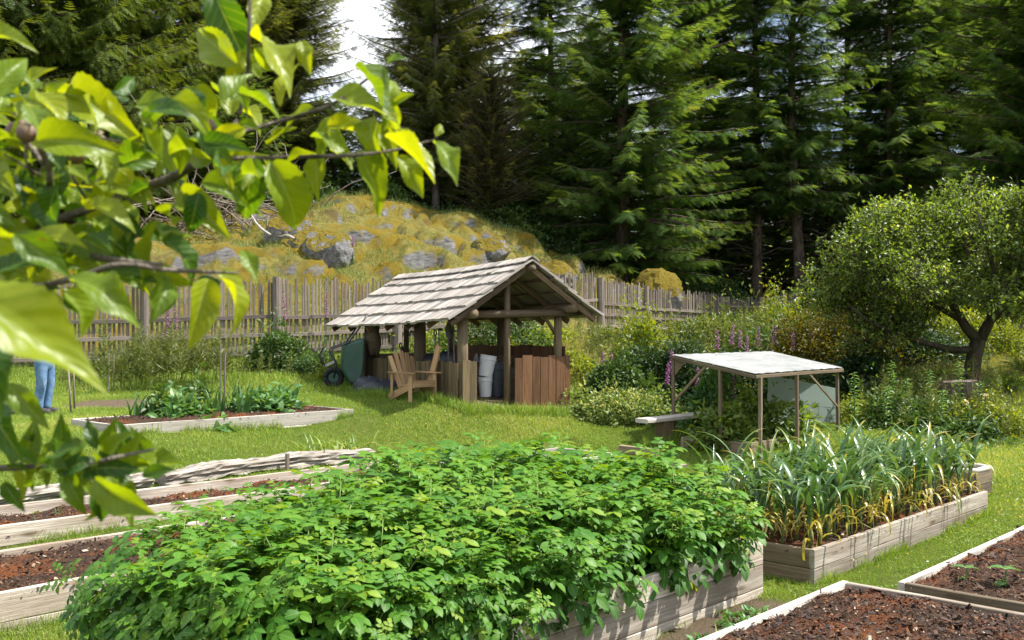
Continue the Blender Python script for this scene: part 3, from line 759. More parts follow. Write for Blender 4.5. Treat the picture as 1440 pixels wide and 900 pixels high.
q = MB(); q.tube([sp(A0+.05, BR-.13, 2.2), sp(A0+.05, .70, 2.42), sp(A0+.05, .52, 2.62)], [.035, .035, .03], 8); q.build('brace', M['post'], shed, smooth=True)
# plank walls
def wall(nm, p0, p1, ztop, wmin, wmax, mat, out, jit=.02):
    q = MB(); L = (p1-p0).length; d = (p1-p0)/L; s = 0
    while s < L-.02:
        w = min(random.uniform(wmin, wmax), L-s); c_ = p0+d*(s+w/2); zg = G(c_.x, c_.y)
        top = ztop+random.uniform(-jit, jit); o_ = out*random.uniform(-.008, .008)
        tl = d*random.uniform(-.006, .006)
        q.beam(Vector((c_.x, c_.y, zg-.04))+o_, Vector((c_.x, c_.y, top))+o_+tl, w-.006, .024, up=out, segs=3, jit=.002, ch=.004)
        s += w
    return q.build(nm, M[mat], shed)
wall('side_wall', sp(A0-.02, BL-.11, 0), sp(A1-.3, BL-.11, 0), 1.72, .07, .13, 'wall', -SB)
wall('corner_boards', sp(A0-.13, BL-.10, 0), sp(A0-.13, BL+.20, 0), 1.75, .12, .16, 'wall', -SA)
wall('gable_wall', sp(A0-.11, -.16, 0), sp(A0-.11, BR+.08, 0), 1.80, .16, .23, 'red', -SA, .03)
wall('side_wall', sp(A0, BR+.06, 0), sp(A1, BR+.06, 0), 1.98, .12, .2, 'red', SB)
wall('back_wall', sp(A1, BL+.2, 0), sp(A1, BR, 0), 1.55, .1, .18, 'wall', SA)
for b0, z_ in ((BL-.08, 1.66), ):
    q = MB(); q.beam(sp(A0, b0+.02, z_), sp(A1-.3, b0+.02, z_), .05, .09); q.build('rail', M['wall'], shed)
q = MB(); q.beam(sp(A0+.1, BR-.3, 1.62), sp(A1-.1, BR-.3, 1.62), .5, .035); q.build('shelf', M['wall'], shed)
q = MB(); q.beam(sp(A0+1.1, BL+.28, 1.56), sp(A1-.4, BL+.28, 1.56), .42, .035); q.build('workbench', M['wall'], shed)
q = MB(); q.beam(sp(A1-.25, BL+.4, 1.5), sp(A1-.25, BR-.4, 1.5), .4, .035); q.build('shelf', M['wall'], shed)

q = MB()
q.beam(sp(1.0, .72, 1.25), sp(A1-.1, .72, 1.25), .45, .72); q.build('dark_filler', M['beddark'], shed)  # added dark block that keeps the shed interior dark
q = MB(); q.beam(sp(A1-.12, BL+.3, 1.35), sp(A1-.12, BR-.1, 1.35), .04, .9); q.build('dark_backing', M['beddark'], shed)  # added dark sheet, deepens the shade at the back of the shed
# --- things in and around the shed
def bucket(name, label, c, r, h, mat, R=None, handle=True):
    R = R or Matrix.Identity(3)
    root = thing(name, label, 'bucket', c)
    q = MB(); q.lathe([(0, .0), (r*.84, 0), (r*.86, .01), (r*.97, h*.78), (r*1.05, h*.79), (r*1.06, h*.84), (r*1.0, h*.85), (r, h*.95), (r*1.05, h*.96), (r*1.05, h), (r*.97, h), (r*.82, .02), (0, .02)], c, 24, R=R)
    q.build('tub', M[mat], root, smooth=False)
    if handle:
        q = MB(); pts = [Vector(c)+R @ Vector((r*1.06*math.cos(t_), -r*.25-r*.5*math.sin(t_), h*.8-r*1.0*math.sin(t_))) for t_ in np.linspace(0, math.pi, 12)]
        q.tube(pts, .004, 6); q.build('handle', M['steel'], root)
    return root
v = sp(.95, -.36, 0); v.z = G(v.x, v.y)
bucket('bucket', 'lower dented white bucket standing in the shed doorway', v, .125, .36, 'white')
bucket('bucket', 'upper white bucket stacked askew on another in the shed', v+Vector((.0, .0, .375)), .145, .38, 'white', Matrix.Rotation(math.radians(9), 3, 'Y'))
v2 = sp(1.0, -.08, 0); v2.z = G(v2.x, v2.y)
bucket('bin', 'dull green bin beside the white buckets in the shed', v2, .18, .62, 'tarp', handle=False)['category'] = 'bin'
# shelf clutter
def pot(label, c, r, h, mat, name='plant_pot'):
    q = MB(); q.lathe([(0, 0), (r*.7, 0), (r*.95, h*.85), (r*1.1, h*.85), (r*1.1, h), (r*.92, h), (r*.65, .02), (0, .02)], c, 14); return tag(q.build(name, M[mat]), label, 'pot', 'pots on the shed shelf')
for k in range(7):
    lab = ['pale pot', 'dark pot', 'clay pot', 'white tub', 'small dark pot', 'clay pot', 'steel pail'][k]
    pot(f'{lab} on the shed shelf above the red planks' if k in (0, 2, 3) else f'{lab} further along the shelf inside the dark shed', sp(A0+.35+k*.5, BR-.3+random.uniform(-.1, .1), 1.638), random.uniform(.06, .10), random.uniform(.10, .17), ['stone', 'pot', 'terra', 'white', 'pot', 'terra', 'steel'][k])
def crate(label, c, sz, mat, name='crate'):
    r = thing(name, label, 'crate', c); h = sz[2]
    for k, (dx, dy, w, l) in enumerate(((0, -sz[1]/2, sz[0], .02), (0, sz[1]/2, sz[0], .02), (-sz[0]/2, 0, .02, sz[1]), (sz[0]/2, 0, .02, sz[1]))):
        q = MB()
        for j in range(3): q.box(Vector(c)+SA*dy+SB*dx+Vector((0, 0, h*(j+.5)/3)), (w, l, h/3-.012), Matrix((SB, SA, Vector((0, 0, 1)))).transposed())
        q.build('side', M[mat], r)
    q = MB(); q.box(Vector(c)+Vector((0, 0, .012)), (sz[0]-.03, sz[1]-.03, .02), Matrix((SB, SA, Vector((0, 0, 1)))).transposed()); q.build('base', M[mat], r)
crate('slatted brown crate on the bench at the back of the shed', sp(3.2, BL+.3, 1.58), (.3, .4, .22), 'wall')
crate('low slatted crate on top of the added dark block in the shed', sp(1.9, .62, 1.63), (.3, .42, .16), 'post')
q = MB(); q.tube([sp(3.0, BL+.1, 1.62), sp(2.85, BL+.12, 1.95), sp(2.7, BL+.14, 1.62)], .02, 8); tag(q.build('hose_loop', M['black'], smooth=True), 'black hose loop hanging in the left shed opening', 'hose')
q = MB(); cn = sp(2.7, .55, 1.52); q.lathe([(0, .30), (.02, .29), (.05, .18), (.11, .03), (.12, 0), (0, 0)], cn+Vector((0, 0, 0)), 14); tag(q.build('funnel', M['steel']), 'grey funnel standing upside down at the back of the shed', 'funnel')
# long handled tools hanging in the left opening
def tool(kind, label, a, b, z0, z1, lean, mat='stake'):
    p0, p1 = sp(a, b, z0), sp(a+lean, b, z1); root = thing(kind, label, 'tool', p0, group='tools standing in the shed')
    q = MB(); q.tube([p0, p1], [.014, .013], 8); q.build('shaft', M[mat], root, smooth=True)
    q = MB()
    if kind == 'rake':
        q.beam(p1-SA*.2, p1+SA*.2, .02, .03)
        for k in range(9): q.beam(p1-SA*.19+SA*(.0475*k), p1-SA*.19+SA*(.0475*k)-SB*.02+Vector((0, 0, .09)), .008, .008)
    elif kind == 'shovel':
        q.poly([p1+SA*.0, p1-SA*.1+Vector((0, 0, .06)), p1-SA*.1+Vector((0, 0, .22))-SB*.02, p1+Vector((0, 0, .32))-SB*.03, p1+SA*.1+Vector((0, 0, .22))-SB*.02, p1+SA*.1+Vector((0, 0, .06)),
                p1+SB*.02+Vector((0, 0, .15))], [(0, 1, 6), (1, 2, 6), (2, 3, 6), (3, 4, 6), (4, 5, 6), (5, 0, 6)])
    elif kind == 'hoe': q.beam(p1, p1-SA*.14+Vector((0, 0, -.03)), .10, .012)
    else:
        q.tube([p1+Vector((math.cos(t_)*.05*SA.x, math.cos(t_)*.05*SA.y, .05+math.sin(t_)*.05)) for t_ in np.linspace(0, 6.283, 14)], .013, 6)
    q.build('head', M['black'], root)
tool('rake', 'long rake standing head up in the shed opening', .9, BL+.12, 1.2, 2.25, .04)
tool('shovel', 'shovel standing blade up behind the corner post', 1.15, BL+.10, 1.2, 2.1, -.08)
tool('hoe', 'hoe with a dark blade leaning in the shed opening', 1.38, BL+.10, 1.2, 2.3, .05)
tool('spade', 'loop handled spade leaning in the middle shed opening', 1.62, BL+.12, 1.2, 2.18, -.03)
tool('rake', 'rake leaning against the thick middle post of the shed', 2.25, BL+.1, 1.2, 2.25, .05)
tool('spade', 'spade with a looped handle over the shed bench', 2.75, BL+.05, 1.2, 1.93, .05)
q = MB(); q.lathe([(.0, 0), (.07, .0), (.09, .02), (.09, .03), (0, .03)], sp(2.72, BL+.3, 2.35), 16, R=Matrix.Rotation(math.radians(90), 3, 'Y')); tag(q.build('red_pan', M['redp']), 'red round pan hung under the shed eave', 'pan')
# dark sacks and coats hung by the left post
q = MB()
def blob(c, r, seed, n=12, m=16):
    rr = random.Random(seed); vs, fs = [], []
    for i in range(n+1):
        for j in range(m):
            th, ph = math.pi*i/n, j/m*6.283; k = 1+.16*math.sin(3*ph+seed)*math.sin(2*th)+.10*math.sin(7*ph+2*th+seed)+rr.uniform(-.04, .04)
            vs.append(Vector(c)+Vector((math.sin(th)*math.cos(ph)*r[0]*k, math.sin(th)*math.sin(ph)*r[1]*k, math.cos(th)*r[2]*k)))
    for i in range(n):
        for j in range(m): fs.append((i*m+j, (i+1)*m+j, (i+1)*m+(j+1) % m, i*m+(j+1) % m))
    return vs, fs
q.poly(*blob(sp(3.55, BL-.16, 2.08), (.14, .16, .30), 5)); tag(q.build('hung_sack', M['post'], smooth=True), 'brown sack hanging from the left shed post', 'sack')
q = MB(); q.poly(*blob(sp(1.85, BL+.25, 1.68), (.24, .24, .14), 11)); q.poly(*blob(sp(1.5, BL+.32, 1.70), (.17, .17, .18), 12)); tag(q.build('dark_bags', M['tarp'], smooth=True), 'black bags piled on the bench inside the shed', 'bags')
v = sp(2.78, BL-.42, 0); v.z = G(v.x, v.y)+.05
q = MB(); q.poly(*blob(v, (.42, .26, .17), 14)); q.poly(*blob(v+Vector((-.25, .22, .04)), (.28, .22, .19), 15)); tag(q.build('tarp_heap', M['tarp'], smooth=True), 'crumpled dark tarp heaped between barrow and wooden chair', 'tarp')
# board leaning on the wall behind the chair
q = MB(); v = sp(1.12, BL-.33, 0); v.z = G(v.x, v.y)
q.beam(v+Vector((0, 0, .02)), sp(.98, BL-.16, 2.0), .15, .03, up=-SB, segs=3, jit=.002); tag(q.build('leaning_board', M['chair']), 'brown board propped against the shed wall behind the chair', 'board')

# --- adirondack chair (facing right-front along the wall)
cv = sp(1.12, BL-.58, 0); cz = G(cv.x, cv.y)
ch_ = thing('adirondack_chair', 'weathered wooden slat back garden chair beside the shed wall', 'chair', (cv.x, cv.y, cz))
F_ = (-SA*.55-SB*.62+SB*.9).normalized(); F_ = Vector((.64, -.77, 0)).normalized(); Sd = Vector((-F_.y, F_.x, 0))
def cc(f, s, z): return Vector((cv.x, cv.y, cz))+(F_*f+Sd*s+Vector((0, 0, z)))*.88
for k in range(5):
    s = -.21+k*.105; q = MB(); tp = [.86, .93, .96, .92, .85][k]
    q.beam(cc(-.20, s*.85, .22), cc(-.47, s*1.25, tp), .085, .02, up=F_, segs=3, jit=.002); q.build('back_slat', M['chair'], ch_)
for z_, f in ((.42, -.29), (.68, -.385)):
    q = MB(); q.beam(cc(f-.035, -.27, z_), cc(f-.035, .27, z_), .02, .06); q.build('back_rail', M['chair'], ch_)
for k in range(5):
    q = MB(); q.beam(cc(.28-k*.1, -.25, .365-k*.028), cc(.28-k*.1, .25, .365-k*.028), .085, .02); q.build('seat_slat', M['chair'], ch_)
q = MB(); q.beam(cc(.335, -.26, .32), cc(.335, .26, .32), .02, .12); q.build('front_rail', M['chair'], ch_)
for s in (-.29, .29):
    q = MB(); q.beam(cc(.30, s, -.03), cc(.30, s, .52), .085, .028, up=Sd); q.build('leg', M['chair'], ch_)
    q = MB(); q.beam(cc(.34, s*.86, .31), cc(-.52, s*.86, .02), .026, .12); q.build('leg', M['chair'], ch_)
    q = MB(); q.beam(cc(.42, s*1.1, .535), cc(-.40, s*1.05, .535), .12, .022, segs=2); q.build('armrest', M['chair'], ch_)
    q = MB(); q.beam(cc(-.36, s, .1), cc(-.36, s, .52), .06, .024, up=Sd); q.build('back_support', M['chair'], ch_)

# --- wheelbarrow tipped up against the left end of the shed
wv = sp(3.75, BL-.55, 0); wz = G(wv.x, wv.y)
wb = thing('wheelbarrow', 'green plastic wheelbarrow tipped upright against the shed end', 'wheelbarrow', (wv.x, wv.y, wz))
U1 = Vector((-.92, -.25, 0)).normalized(); U2 = Vector((-U1.y, U1.x, 0))
def wc(f, s, z): return Vector((wv.x, wv.y, wz))+U1*f+U2*s+Vector((0, 0, z))
q = MB(); prof = [(-.02, .30, .08), (.22, .22, .30), (.27, .2, .62), (.12, .30, .92)]
vs = []
for (f0, s0, z0) in ((-.16, .34, .04), (-.22, .36, .45), (-.24, .37, .98)): vs += [wc(f0, -s0, z0), wc(f0, s0, z0)]
for (f0, s0, z0) in ((.06, .26, .10), (.20, .22, .35), (.16, .24, .86)): vs += [wc(f0, -s0, z0), wc(f0, s0, z0)]
q.poly(vs, [(0, 2, 3, 1), (2, 4, 5, 3), (6, 7, 9, 8), (8, 9, 11, 10), (0, 1, 7, 6), (4, 10, 11, 5), (0, 6, 8, 2), (2, 8, 10, 4), (1, 3, 9, 7), (3, 5, 11, 9)])
tubm = q.build('tub', M['green'], wb)
bv = tubm.modifiers.new('round', 'BEVEL'); bv.width = .05; bv.segments = 3
q = MB(); wcn = wc(.34, 0, .20)
q.tube([wcn+U1*(math.cos(t_)*.155)+Vector((0, 0, math.sin(t_)*.155)) for t_ in np.linspace(0, 6.283, 25)], .05, 8); tyre = q.build('tyre', M['rubber'], wb, smooth=True)
q = MB(); q.lathe([(0, -.03), (.1, -.03), (.115, 0), (.1, .03), (0, .03)], wcn, 16, R=Matrix((U1, Vector((0, 0, 1)), U2)).transposed()); q.build('wheel_hub', M['green'], wb)
for s in (-.26, .26):
    q = MB(); q.tube([wcn+U2*(s*.4), wc(.30, s, .45), wc(.40, s, .72), wc(.36, s, .78), wc(.08, s, .88), wc(-.10, s*1.1, 1.12), wc(-.28, s*1.15, 1.42)], .017, 8); q.build('frame_tube', M['black'], wb, smooth=True)
q = MB(); q.tube([wc(.52, -.24, .42), wc(.60, -.22, .62), wc(.52, -.22, .78), wc(.50, .22, .78), wc(.60, .22, .62), wc(.52, .24, .42)], .014, 8); q.build('leg', M['black'], wb, smooth=True)
q = MB(); q.beam(wc(.30, -.2, .52), wc(.52, -.2, .42), .03, .03); q.beam(wc(.30, .2, .52), wc(.52, .2, .42), .03, .03); q.build('brace', M['steel'], wb)

# ------------------------------------------------------------------ canopy frame
cA, cB, cC, cD = P(945, 501, 17.0), P(1084, 496, 19.0), P(1185, 519, 16.5), P(1062, 528, 14.5)
cf = thing('plant_canopy', 'frosted plastic sheet roof on thin posts sheltering plants', 'canopy', at(1050, 16.6))
q = MB(); n, m_ = 26, 20; vs = []; fs = []
for i in range(n+1):
    for j in range(m_+1):
        a = cA.lerp(cB, i/n); b = cD.lerp(cC, i/n); p = a.lerp(b, j/m_)
        p.z += .030+.005*math.sin(i*2.4)-.03*math.sin(math.pi*i/n*2)*math.sin(math.pi*j/m_); vs.append(p)
for i in range(n):
    for j in range(m_): fs.append((i*(m_+1)+j, (i+1)*(m_+1)+j, (i+1)*(m_+1)+j+1, i*(m_+1)+j+1))
k0 = len(vs); vs += [v-Vector((0, 0, .006)) for v in vs]; fs += [tuple(reversed([k0+x for x in f])) for f in fs]
q.poly(vs, fs); q.build('roof_sheet', M['sheet'], cf, smooth=True)
for a, b in ((cA, cB), (cB, cC), (cC, cD), (cD, cA)):
    q = MB(); q.beam(a-Vector((0, 0, .02)), b-Vector((0, 0, .02)), .04, .05, segs=2, jit=.003); q.build('roof_bar', M['canopyw'], cf)
q = MB(); q.beam(cA.lerp(cD, .5)-Vector((0, 0, .02)), cB.lerp(cC, .5)-Vector((0, 0, .02)), .035, .04); q.build('roof_bar', M['canopyw'], cf)
def cpost(p, dz=.03, w=.05):
    q = MB(); zg = G(p.x, p.y); q.beam(Vector((p.x, p.y, zg-.1)), Vector((p.x+random.uniform(-.02, .02), p.y, p.z-dz)), w, w*.9, up=(.7, .7, 0), segs=3, jit=.003); q.build('post', M['canopyw'], cf)
cpost(cA+Vector((.03, .0, 0))); cpost(cC+Vector((-.08, 0, 0))); cpost(cB); cpost(cD+Vector((.09, .06, 0)))
cpost(cD.lerp(cC, .45)); cpost(cA.lerp(cD, .62)); cpost(cA.lerp(cB, .5))
q = MB(); zq = cA+Vector((.05, -.03, -.75)); q.beam(zq, cA.lerp(cD, .45)-Vector((0, 0, .03)), .03, .05, segs=2); q.build('brace', M['canopyw'], cf)
q = MB(); q.beam(cC+Vector((-.09, -.02, -.62)), cC.lerp(cD, .42)-Vector((0, 0, .03)), .025, .035); q.build('brace', M['canopyw'], cf)
q = MB(); q.poly([cA+Vector((.04, -.03, -.05)), cA+Vector((.24, -.05, -.07)), cA+Vector((.05, -.03, -.32)), cA+Vector((.04, -.01, -.05)), cA+Vector((.24, -.03, -.07)), cA+Vector((.05, -.01, -.32))], [(0, 2, 1), (3, 4, 5), (0, 1, 4, 3), (1, 2, 5, 4), (2, 0, 3, 5)]); q.build('gusset', M['canopyw'], cf)
# plastic panel leaning at the back of the canopy
pa, pb, pc, pd = P(1080, 527, 17.8), P(1176, 546, 16.75), P(1178, 594, 16.75), P(1078, 594, 17.8)
pl_ = thing('plastic_panel', 'cloudy greenish plastic panel standing under the canopy roof', 'panel', (pa+pc)/2)
n_ = (pb-pa).cross(pd-pa).normalized()*.005
q = MB(); q.poly([pa, pb, pc, pd, pa+n_, pb+n_, pc+n_, pd+n_], [(0, 1, 2, 3), (7, 6, 5, 4), (0, 4, 5, 1), (1, 5, 6, 2), (2, 6, 7, 3), (3, 7, 4, 0)]); q.build('sheet', M['panel'], pl_)
q = MB()
for k in range(6):
    f = (k+.5)/6; q.tube([pd.lerp(pc, f)-n_*2, pd.lerp(pc, f).lerp(pa.lerp(pb, f), .42)-n_*2], .0035, 5)
for f in (.12, .42): q.tube([pd.lerp(pa, f)-n_*2, pc.lerp(pb, f)-n_*2], .0035, 5)
q.build('wire_grid', M['twig'], pl_)

# ------------------------------------------------------------------ bench
b0, b1 = P(902, 592, 16.2), P(1012, 580, 17.3)
bz = at(930, 16.4).z
bn = thing('plank_bench', 'rustic bench made of a pale plank on two block legs', 'bench', at(940, 16.6))
q = MB(); q.beam(b0, b1, .30, .07, segs=4, jit=.004, ch=.012); q.build('seat', M['bench'], bn)
for f in (.28, .92):
    p = b0.lerp(b1, f); q = MB(); q.beam(Vector((p.x, p.y, G(p.x, p.y)-.05)), Vector((p.x, p.y, p.z-.036)), .24, .22, up=(.6, -.8, 0), ch=.012); q.build('leg', M['post'], bn)

# ------------------------------------------------------------------ stakes
def stake(label, px, d, h, r=.018, lean=0):
    v = at(px, d); q = MB(); q.tube([v-Vector((0, 0, .2)), v+Vector((lean, 0, h))], [r, r*.9], 8, wob=.05); return tag(q.build('garden_stake', M['stake']), label, 'stake', 'stakes in the garden')
stake('taller of two stakes beside the leeks', 316, 16.4, 1.0); stake('thinner of two stakes behind the leek bed', 310, 17.4, 1.05, .013)
stake('slim stake amid the wispy plants', 153, 19.0, .75, .012); stake('slim stake among wispy plants, right of its neighbour', 160, 19.2, .7, .012)

# ------------------------------------------------------------------ person at the far left
pv = at(62, 16.4)
per = thing('person', 'person in blue jeans and blue shirt leaning on a long tool', 'person', pv)
def skin_mesh(name, joints, edges, mat, lvl=2, root=0, flat=None):
    me = bpy.data.meshes.new(name); me.from_pydata([j[0] for j in joints], edges, [])
    o = bpy.data.objects.new(name, me); COL.objects.link(o)
    md = o.modifiers.new('skin', 'SKIN'); md.use_smooth_shade = True
    for k, j in enumerate(joints):
        r = j[1]; me.skin_vertices[0].data[k].radius = r if hasattr(r, '__len__') else (r, r)
    me.skin_vertices[0].data[root].use_root = True
    sb = o.modifiers.new('sub', 'SUBSURF'); sb.levels = sb.render_levels = lvl
    me.materials.append(mat); o.parent = per; CH[per.name].append(o); return o
# local frame: faces +x, left hand reaches forward to a tool
J = [((0, 0, .95), (.13, .15)), ((.02, 0, 1.15), (.11, .15)), ((.06, 0, 1.35), (.12, .17)), ((.09, 0, 1.46), (.055, .06)), ((.12, 0, 1.53), (.05, .05)), ((.15, 0, 1.62), (.085, .075)), ((.16, 0, 1.71), (.075, .07)),
     ((.01, .09, .88), (.09, .09)), ((.03, .10, .50), (.06, .06)), ((-.02, .10, .09), (.042, .042)), ((.13, .11, .04), (.035, .04)),
     ((-.01, -.09, .88), (.09, .09)), ((.0, -.10, .50), (.06, .06)), ((-.05, -.10, .09), (.042, .042)), ((.10, -.11, .04), (.035, .04)),
     ((.07, .20, 1.38), (.055, .055)), ((.10, .27, 1.14), (.042, .042)), ((.30, .20, 1.06), (.03, .034)), ((.38, .17, 1.03), (.022, .036)),
     ((.07, -.20, 1.38), (.055, .055)), ((.08, -.27, 1.12), (.042, .042)), ((.32, -.20, 1.03), (.032, .036)), ((.42, -.16, .99), (.024, .038))]
ED = [(0, 1), (1, 2), (2, 3), (3, 4), (4, 5), (5, 6), (0, 7), (7, 8), (8, 9), (9, 10), (0, 11), (11, 12), (12, 13), (13, 14), (2, 15), (15, 16), (16, 17), (17, 18), (2, 19), (19, 20), (20, 21), (21, 22)]
# fingers curled over the handle
for hx, hy, hz, base in ((.38, .17, 1.03, 18), (.42, -.16, .99, 22)):
    for k in range(4):
        o_ = (k-1.5)*.02; i = len(J); L_ = (.030, .036, .034, .026)[k]
        J += [((hx+.035, hy+o_, hz+.012), .0095), ((hx+.035+L_, hy+o_, hz-.004), .009), ((hx+.03+L_, hy+o_, hz-.035), .008)]
        ED += [(base, i), (i, i+1), (i+1, i+2)]
    i = len(J); J += [((hx+.01, hy+.045, hz-.006), .011), ((hx+.035, hy+.05, hz-.035), .009)]; ED += [(base, i), (i, i+1)]
skin_mesh('body', J, ED, M['skin'])
skin_mesh('shirt', [((0, 0, .90), (.145, .168)), ((.02, 0, 1.15), (.135, .175)), ((.06, 0, 1.36), (.135, .18)), ((.085, 0, 1.44), (.075, .085)),
                    ((.07, .20, 1.38), .072), ((.10, .27, 1.14), .06), ((.25, .22, 1.075), .05), ((.07, -.20, 1.38), .072), ((.08, -.27, 1.12), .06), ((.27, -.22, 1.05), .05)],
          [(0, 1), (1, 2), (2, 3), (2, 4), (4, 5), (5, 6), (2, 7), (7, 8), (8, 9)], M['shirt'])
skin_mesh('jeans', [((0, 0, .98), (.14, .16)), ((0, 0, .90), (.15, .165)), ((.02, .09, .80), .112), ((.05, .105, .52), .085), ((-.0, .105, .25), .082), ((-.01, .105, .08), .086),
                    ((-.01, -.09, .80), .112), ((.01, -.105, .52), .085), ((-.04, -.105, .25), .082), ((-.05, -.105, .08), .086)], [(0, 1), (1, 2), (2, 3), (3, 4), (4, 5), (1, 6), (6, 7), (7, 8), (8, 9)], M['denim'])
skin_mesh('hair', [((.11, 0, 1.66), (.09, .09)), ((.13, 0, 1.76), (.085, .08))], [(0, 1)], M['hair'])
skin_mesh('shoe', [((-.06, .105, .06), .075), ((.06, .11, .06), .068), ((.20, .115, .045), .055)], [(0, 1), (1, 2)], M['shoe'], 1)
skin_mesh('shoe', [((-.10, -.105, .06), .075), ((.02, -.11, .06), .068), ((.17, -.115, .045), .055)], [(0, 1), (1, 2)], M['shoe'], 1)
q = MB(); q.poly(*blob(Vector((.23, .035, 1.665))+pv, (.012, .016, .01), 1, 6, 8)); q.poly(*blob(Vector((.23, -.035, 1.665))+pv, (.012, .016, .01), 2, 6, 8)); q.build('eyes', M['black'], per)
q = MB(); q.poly(*blob(Vector((.245, 0, 1.635))+pv, (.02, .015, .028), 3, 6, 8)); q.build('nose', M['skin'], per, smooth=True)
fk = thing('garden_fork', 'two shafted digging tool held upright by the person', 'tool', pv+Vector((.42, 0, 0)))
for s in (-.17, .16):
    q = MB(); q.tube([pv+Vector((.52 if s < 0 else .43, s, .0)), pv+Vector((.46 if s < 0 else .41, s, 1.0))], [.016, .016], 8); q.build('shaft', M['stake'], fk, smooth=True)
q = MB(); q.tube([pv+Vector((.52, -.17, .05)), pv+Vector((.43, .16, .05))], [.018, .018], 8)
for k in range(5): q.tube([pv+Vector((.515-.02*k, -.15+.07*k, .05)), pv+Vector((.55-.02*k, -.15+.07*k, -.08))], [.008, .005], 6)
q.build('tines', M['black'], fk)

# ------------------------------------------------------------------ rocks on the hill
def boulder(label, px, py, d, size, seed, mat='rock', name='boulder', sink=.3, group=None):
    """faceted angular rock, set in the slope"""
    rr = np.random.default_rng(seed); bm = bmesh.new(); bmesh.ops.create_icosphere(bm, subdivisions=4, radius=1)
    V = np.array([v.co[:] for v in bm.verts]); pl = nrm(rr.normal(0, 1, (13, 3))); dd = rr.uniform(.55, .95, 13)
    for a, b in zip(pl, dd):
        s = V @ a; over = np.clip(s-b, 0, None); V = V-over[:, None]*a[None]*.93
    V *= 1+.03*np.sin(V[:, :1]*9+seed)*np.sin(V[:, 1:2]*11)
    V += .02*rr.normal(0, 1, V.shape)
    V = V*np.array(size)*(np.array([1.35, 1.3, 1.25]) if mat == 'rock' else 1)
    for v, c_ in zip(bm.verts, V): v.co = c_
    me = bpy.data.meshes.new(name); bm.to_mesh(me); bm.free(); me.materials.append(M[mat])
    o = link(name, me); x = X(px, d); o.location = (x, d, G(x, d)+size[2]*((.12 if mat == 'rock' else .5)-sink)); o.rotation_euler = (0, 0, rr.uniform(0, 6.28))
    tag(o, label, 'rock', group); return o
import bmesh
boulder('tall grey rock face under the gold moss crest, left of the dark cleft', 412, 322, 33.0, (.75, .7, .85), 1)
boulder('dark split rock below the crest of the mossy hill', 438, 345, 32.2, (.7, .6, .7), 2)
boulder('rounded grey rock face right of the dark cleft', 464, 347, 31.6, (.75, .6, .85), 3)
boulder('grey outcrop above the shed roof ridge', 690, 360, 34.3, (.75, .6, .5), 8)
boulder('vertical grey rock cliff right of the shed ridge', 765, 366, 35.8, (1.0, .8, .75), 9)
boulder('gold moss covered boulder behind the fence right of the shed', 920, 425, 38.6, (1.5, 1.2, 1.35), 12, 'mossrock', sink=.25)
boulder('low gold mossy hump right of the big mossy boulder', 975, 432, 41, (1.6, 1.2, .8), 13, 'mossrock', sink=.3)
boulder('pale stone lying in the garlic bed behind the stems', 1235, 603, 13.6, (.2, .16, .2), 14, 'stone', 'stone', sink=-.1)
# dead white sticks and brush
def sticks(label, name, px, py, d, n, L, seed, rad, spread=.6, zoff=.0):
    rr = np.random.default_rng(seed); nb = NB(); x = X(px, d); z = G(x, d)+zoff
    for k in range(n):
        p = np.array([x, d, z])+rr.normal(0, 1, 3)*(L*.35, L*.3, .12); dr = rr.normal(0, 1, 3)*(1, .6, spread)+(0, 0, spread*.5); dr /= np.linalg.norm(dr)
        pts = [p]; 
        for i in range(5): dr = nrm(dr+rr.normal(0, .22, 3)); pts.append(pts[-1]+dr*L*rr.uniform(.1, .25))
        nb.tube(pts, np.linspace(rad, rad*.3, 6), 5)
    me = nb.mesh(name, M['dead'] if n < 5 else M['twig'], True); o = link(name, me); tag(o, label, 'branch'); return o
sticks('forked white dead stick beside the dark rocks on the hill', 'dead_branch', 378, 340, 32.0, 2, 1.3, 2, .05, .9, .4)
sticks('pale dead stick lying in grass above the shed roof', 'dead_branch', 652, 345, 36.0, 1, 1.8, 6, .05, .2, .25)
sticks('tangle of bare grey twigs behind the apple leaves', 'brush_pile', 335, 285, 37.5, 70, 3.6, 8, .03, .5, .9)
sticks('second tangle of dead twigs on top of the rocky hill', 'brush_pile', 290, 300, 36.5, 45, 2.8, 9, .025, .5, .6)
# ------------------------------------------------------------------ leaf templates
def leaf_tpl(n=4, w=.5, fold=.12, droop=.25, pw=.75, peak=.42, twist=0.0):
    V, U, W = [], [], []
    for i in range(n+1):
        t = i/n
        k = (math.sin(math.pi*min(1, t**pw*(1 if t < 1 else 1))))**.8 if 0 < t < 1 else 0
        ww = w*.5*max(k, .02); z = -droop*t*t; a = twist*t
        for sx in (-1, 0, 1):
            V.append((sx*ww*math.cos(a), t, z+abs(sx)*fold*ww*2+sx*ww*math.sin(a))); U.append(t); W.append(sx)
    T = []
    for i in range(n):
        for j in range(2):
            a = i*3+j; T += [(a, a+1, a+4), (a, a+4, a+3)]
    return np.array(V), np.array(T), np.array(U), np.array(W, float)
def merge(parts):
    V, T, U, W, n = [], [], [], [], 0
    for tp, R, p, sc in parts:
        v = (tp[0]*sc) @ np.asarray(R).T+np.asarray(p); V.append(v); T.append(tp[1]+n); U.append(tp[2]); W.append(tp[3]); n += len(v)
    return np.concatenate(V), np.concatenate(T), np.concatenate(U), np.concatenate(W)
def fr1(d, u): return frames(np.array([d], float), np.array([u], float))[0]
LEAF2 = leaf_tpl(2, .55, .12, .2); LEAF3 = leaf_tpl(3, .55, .15, .25); LEAF4 = leaf_tpl(4, .62, .16, .3)
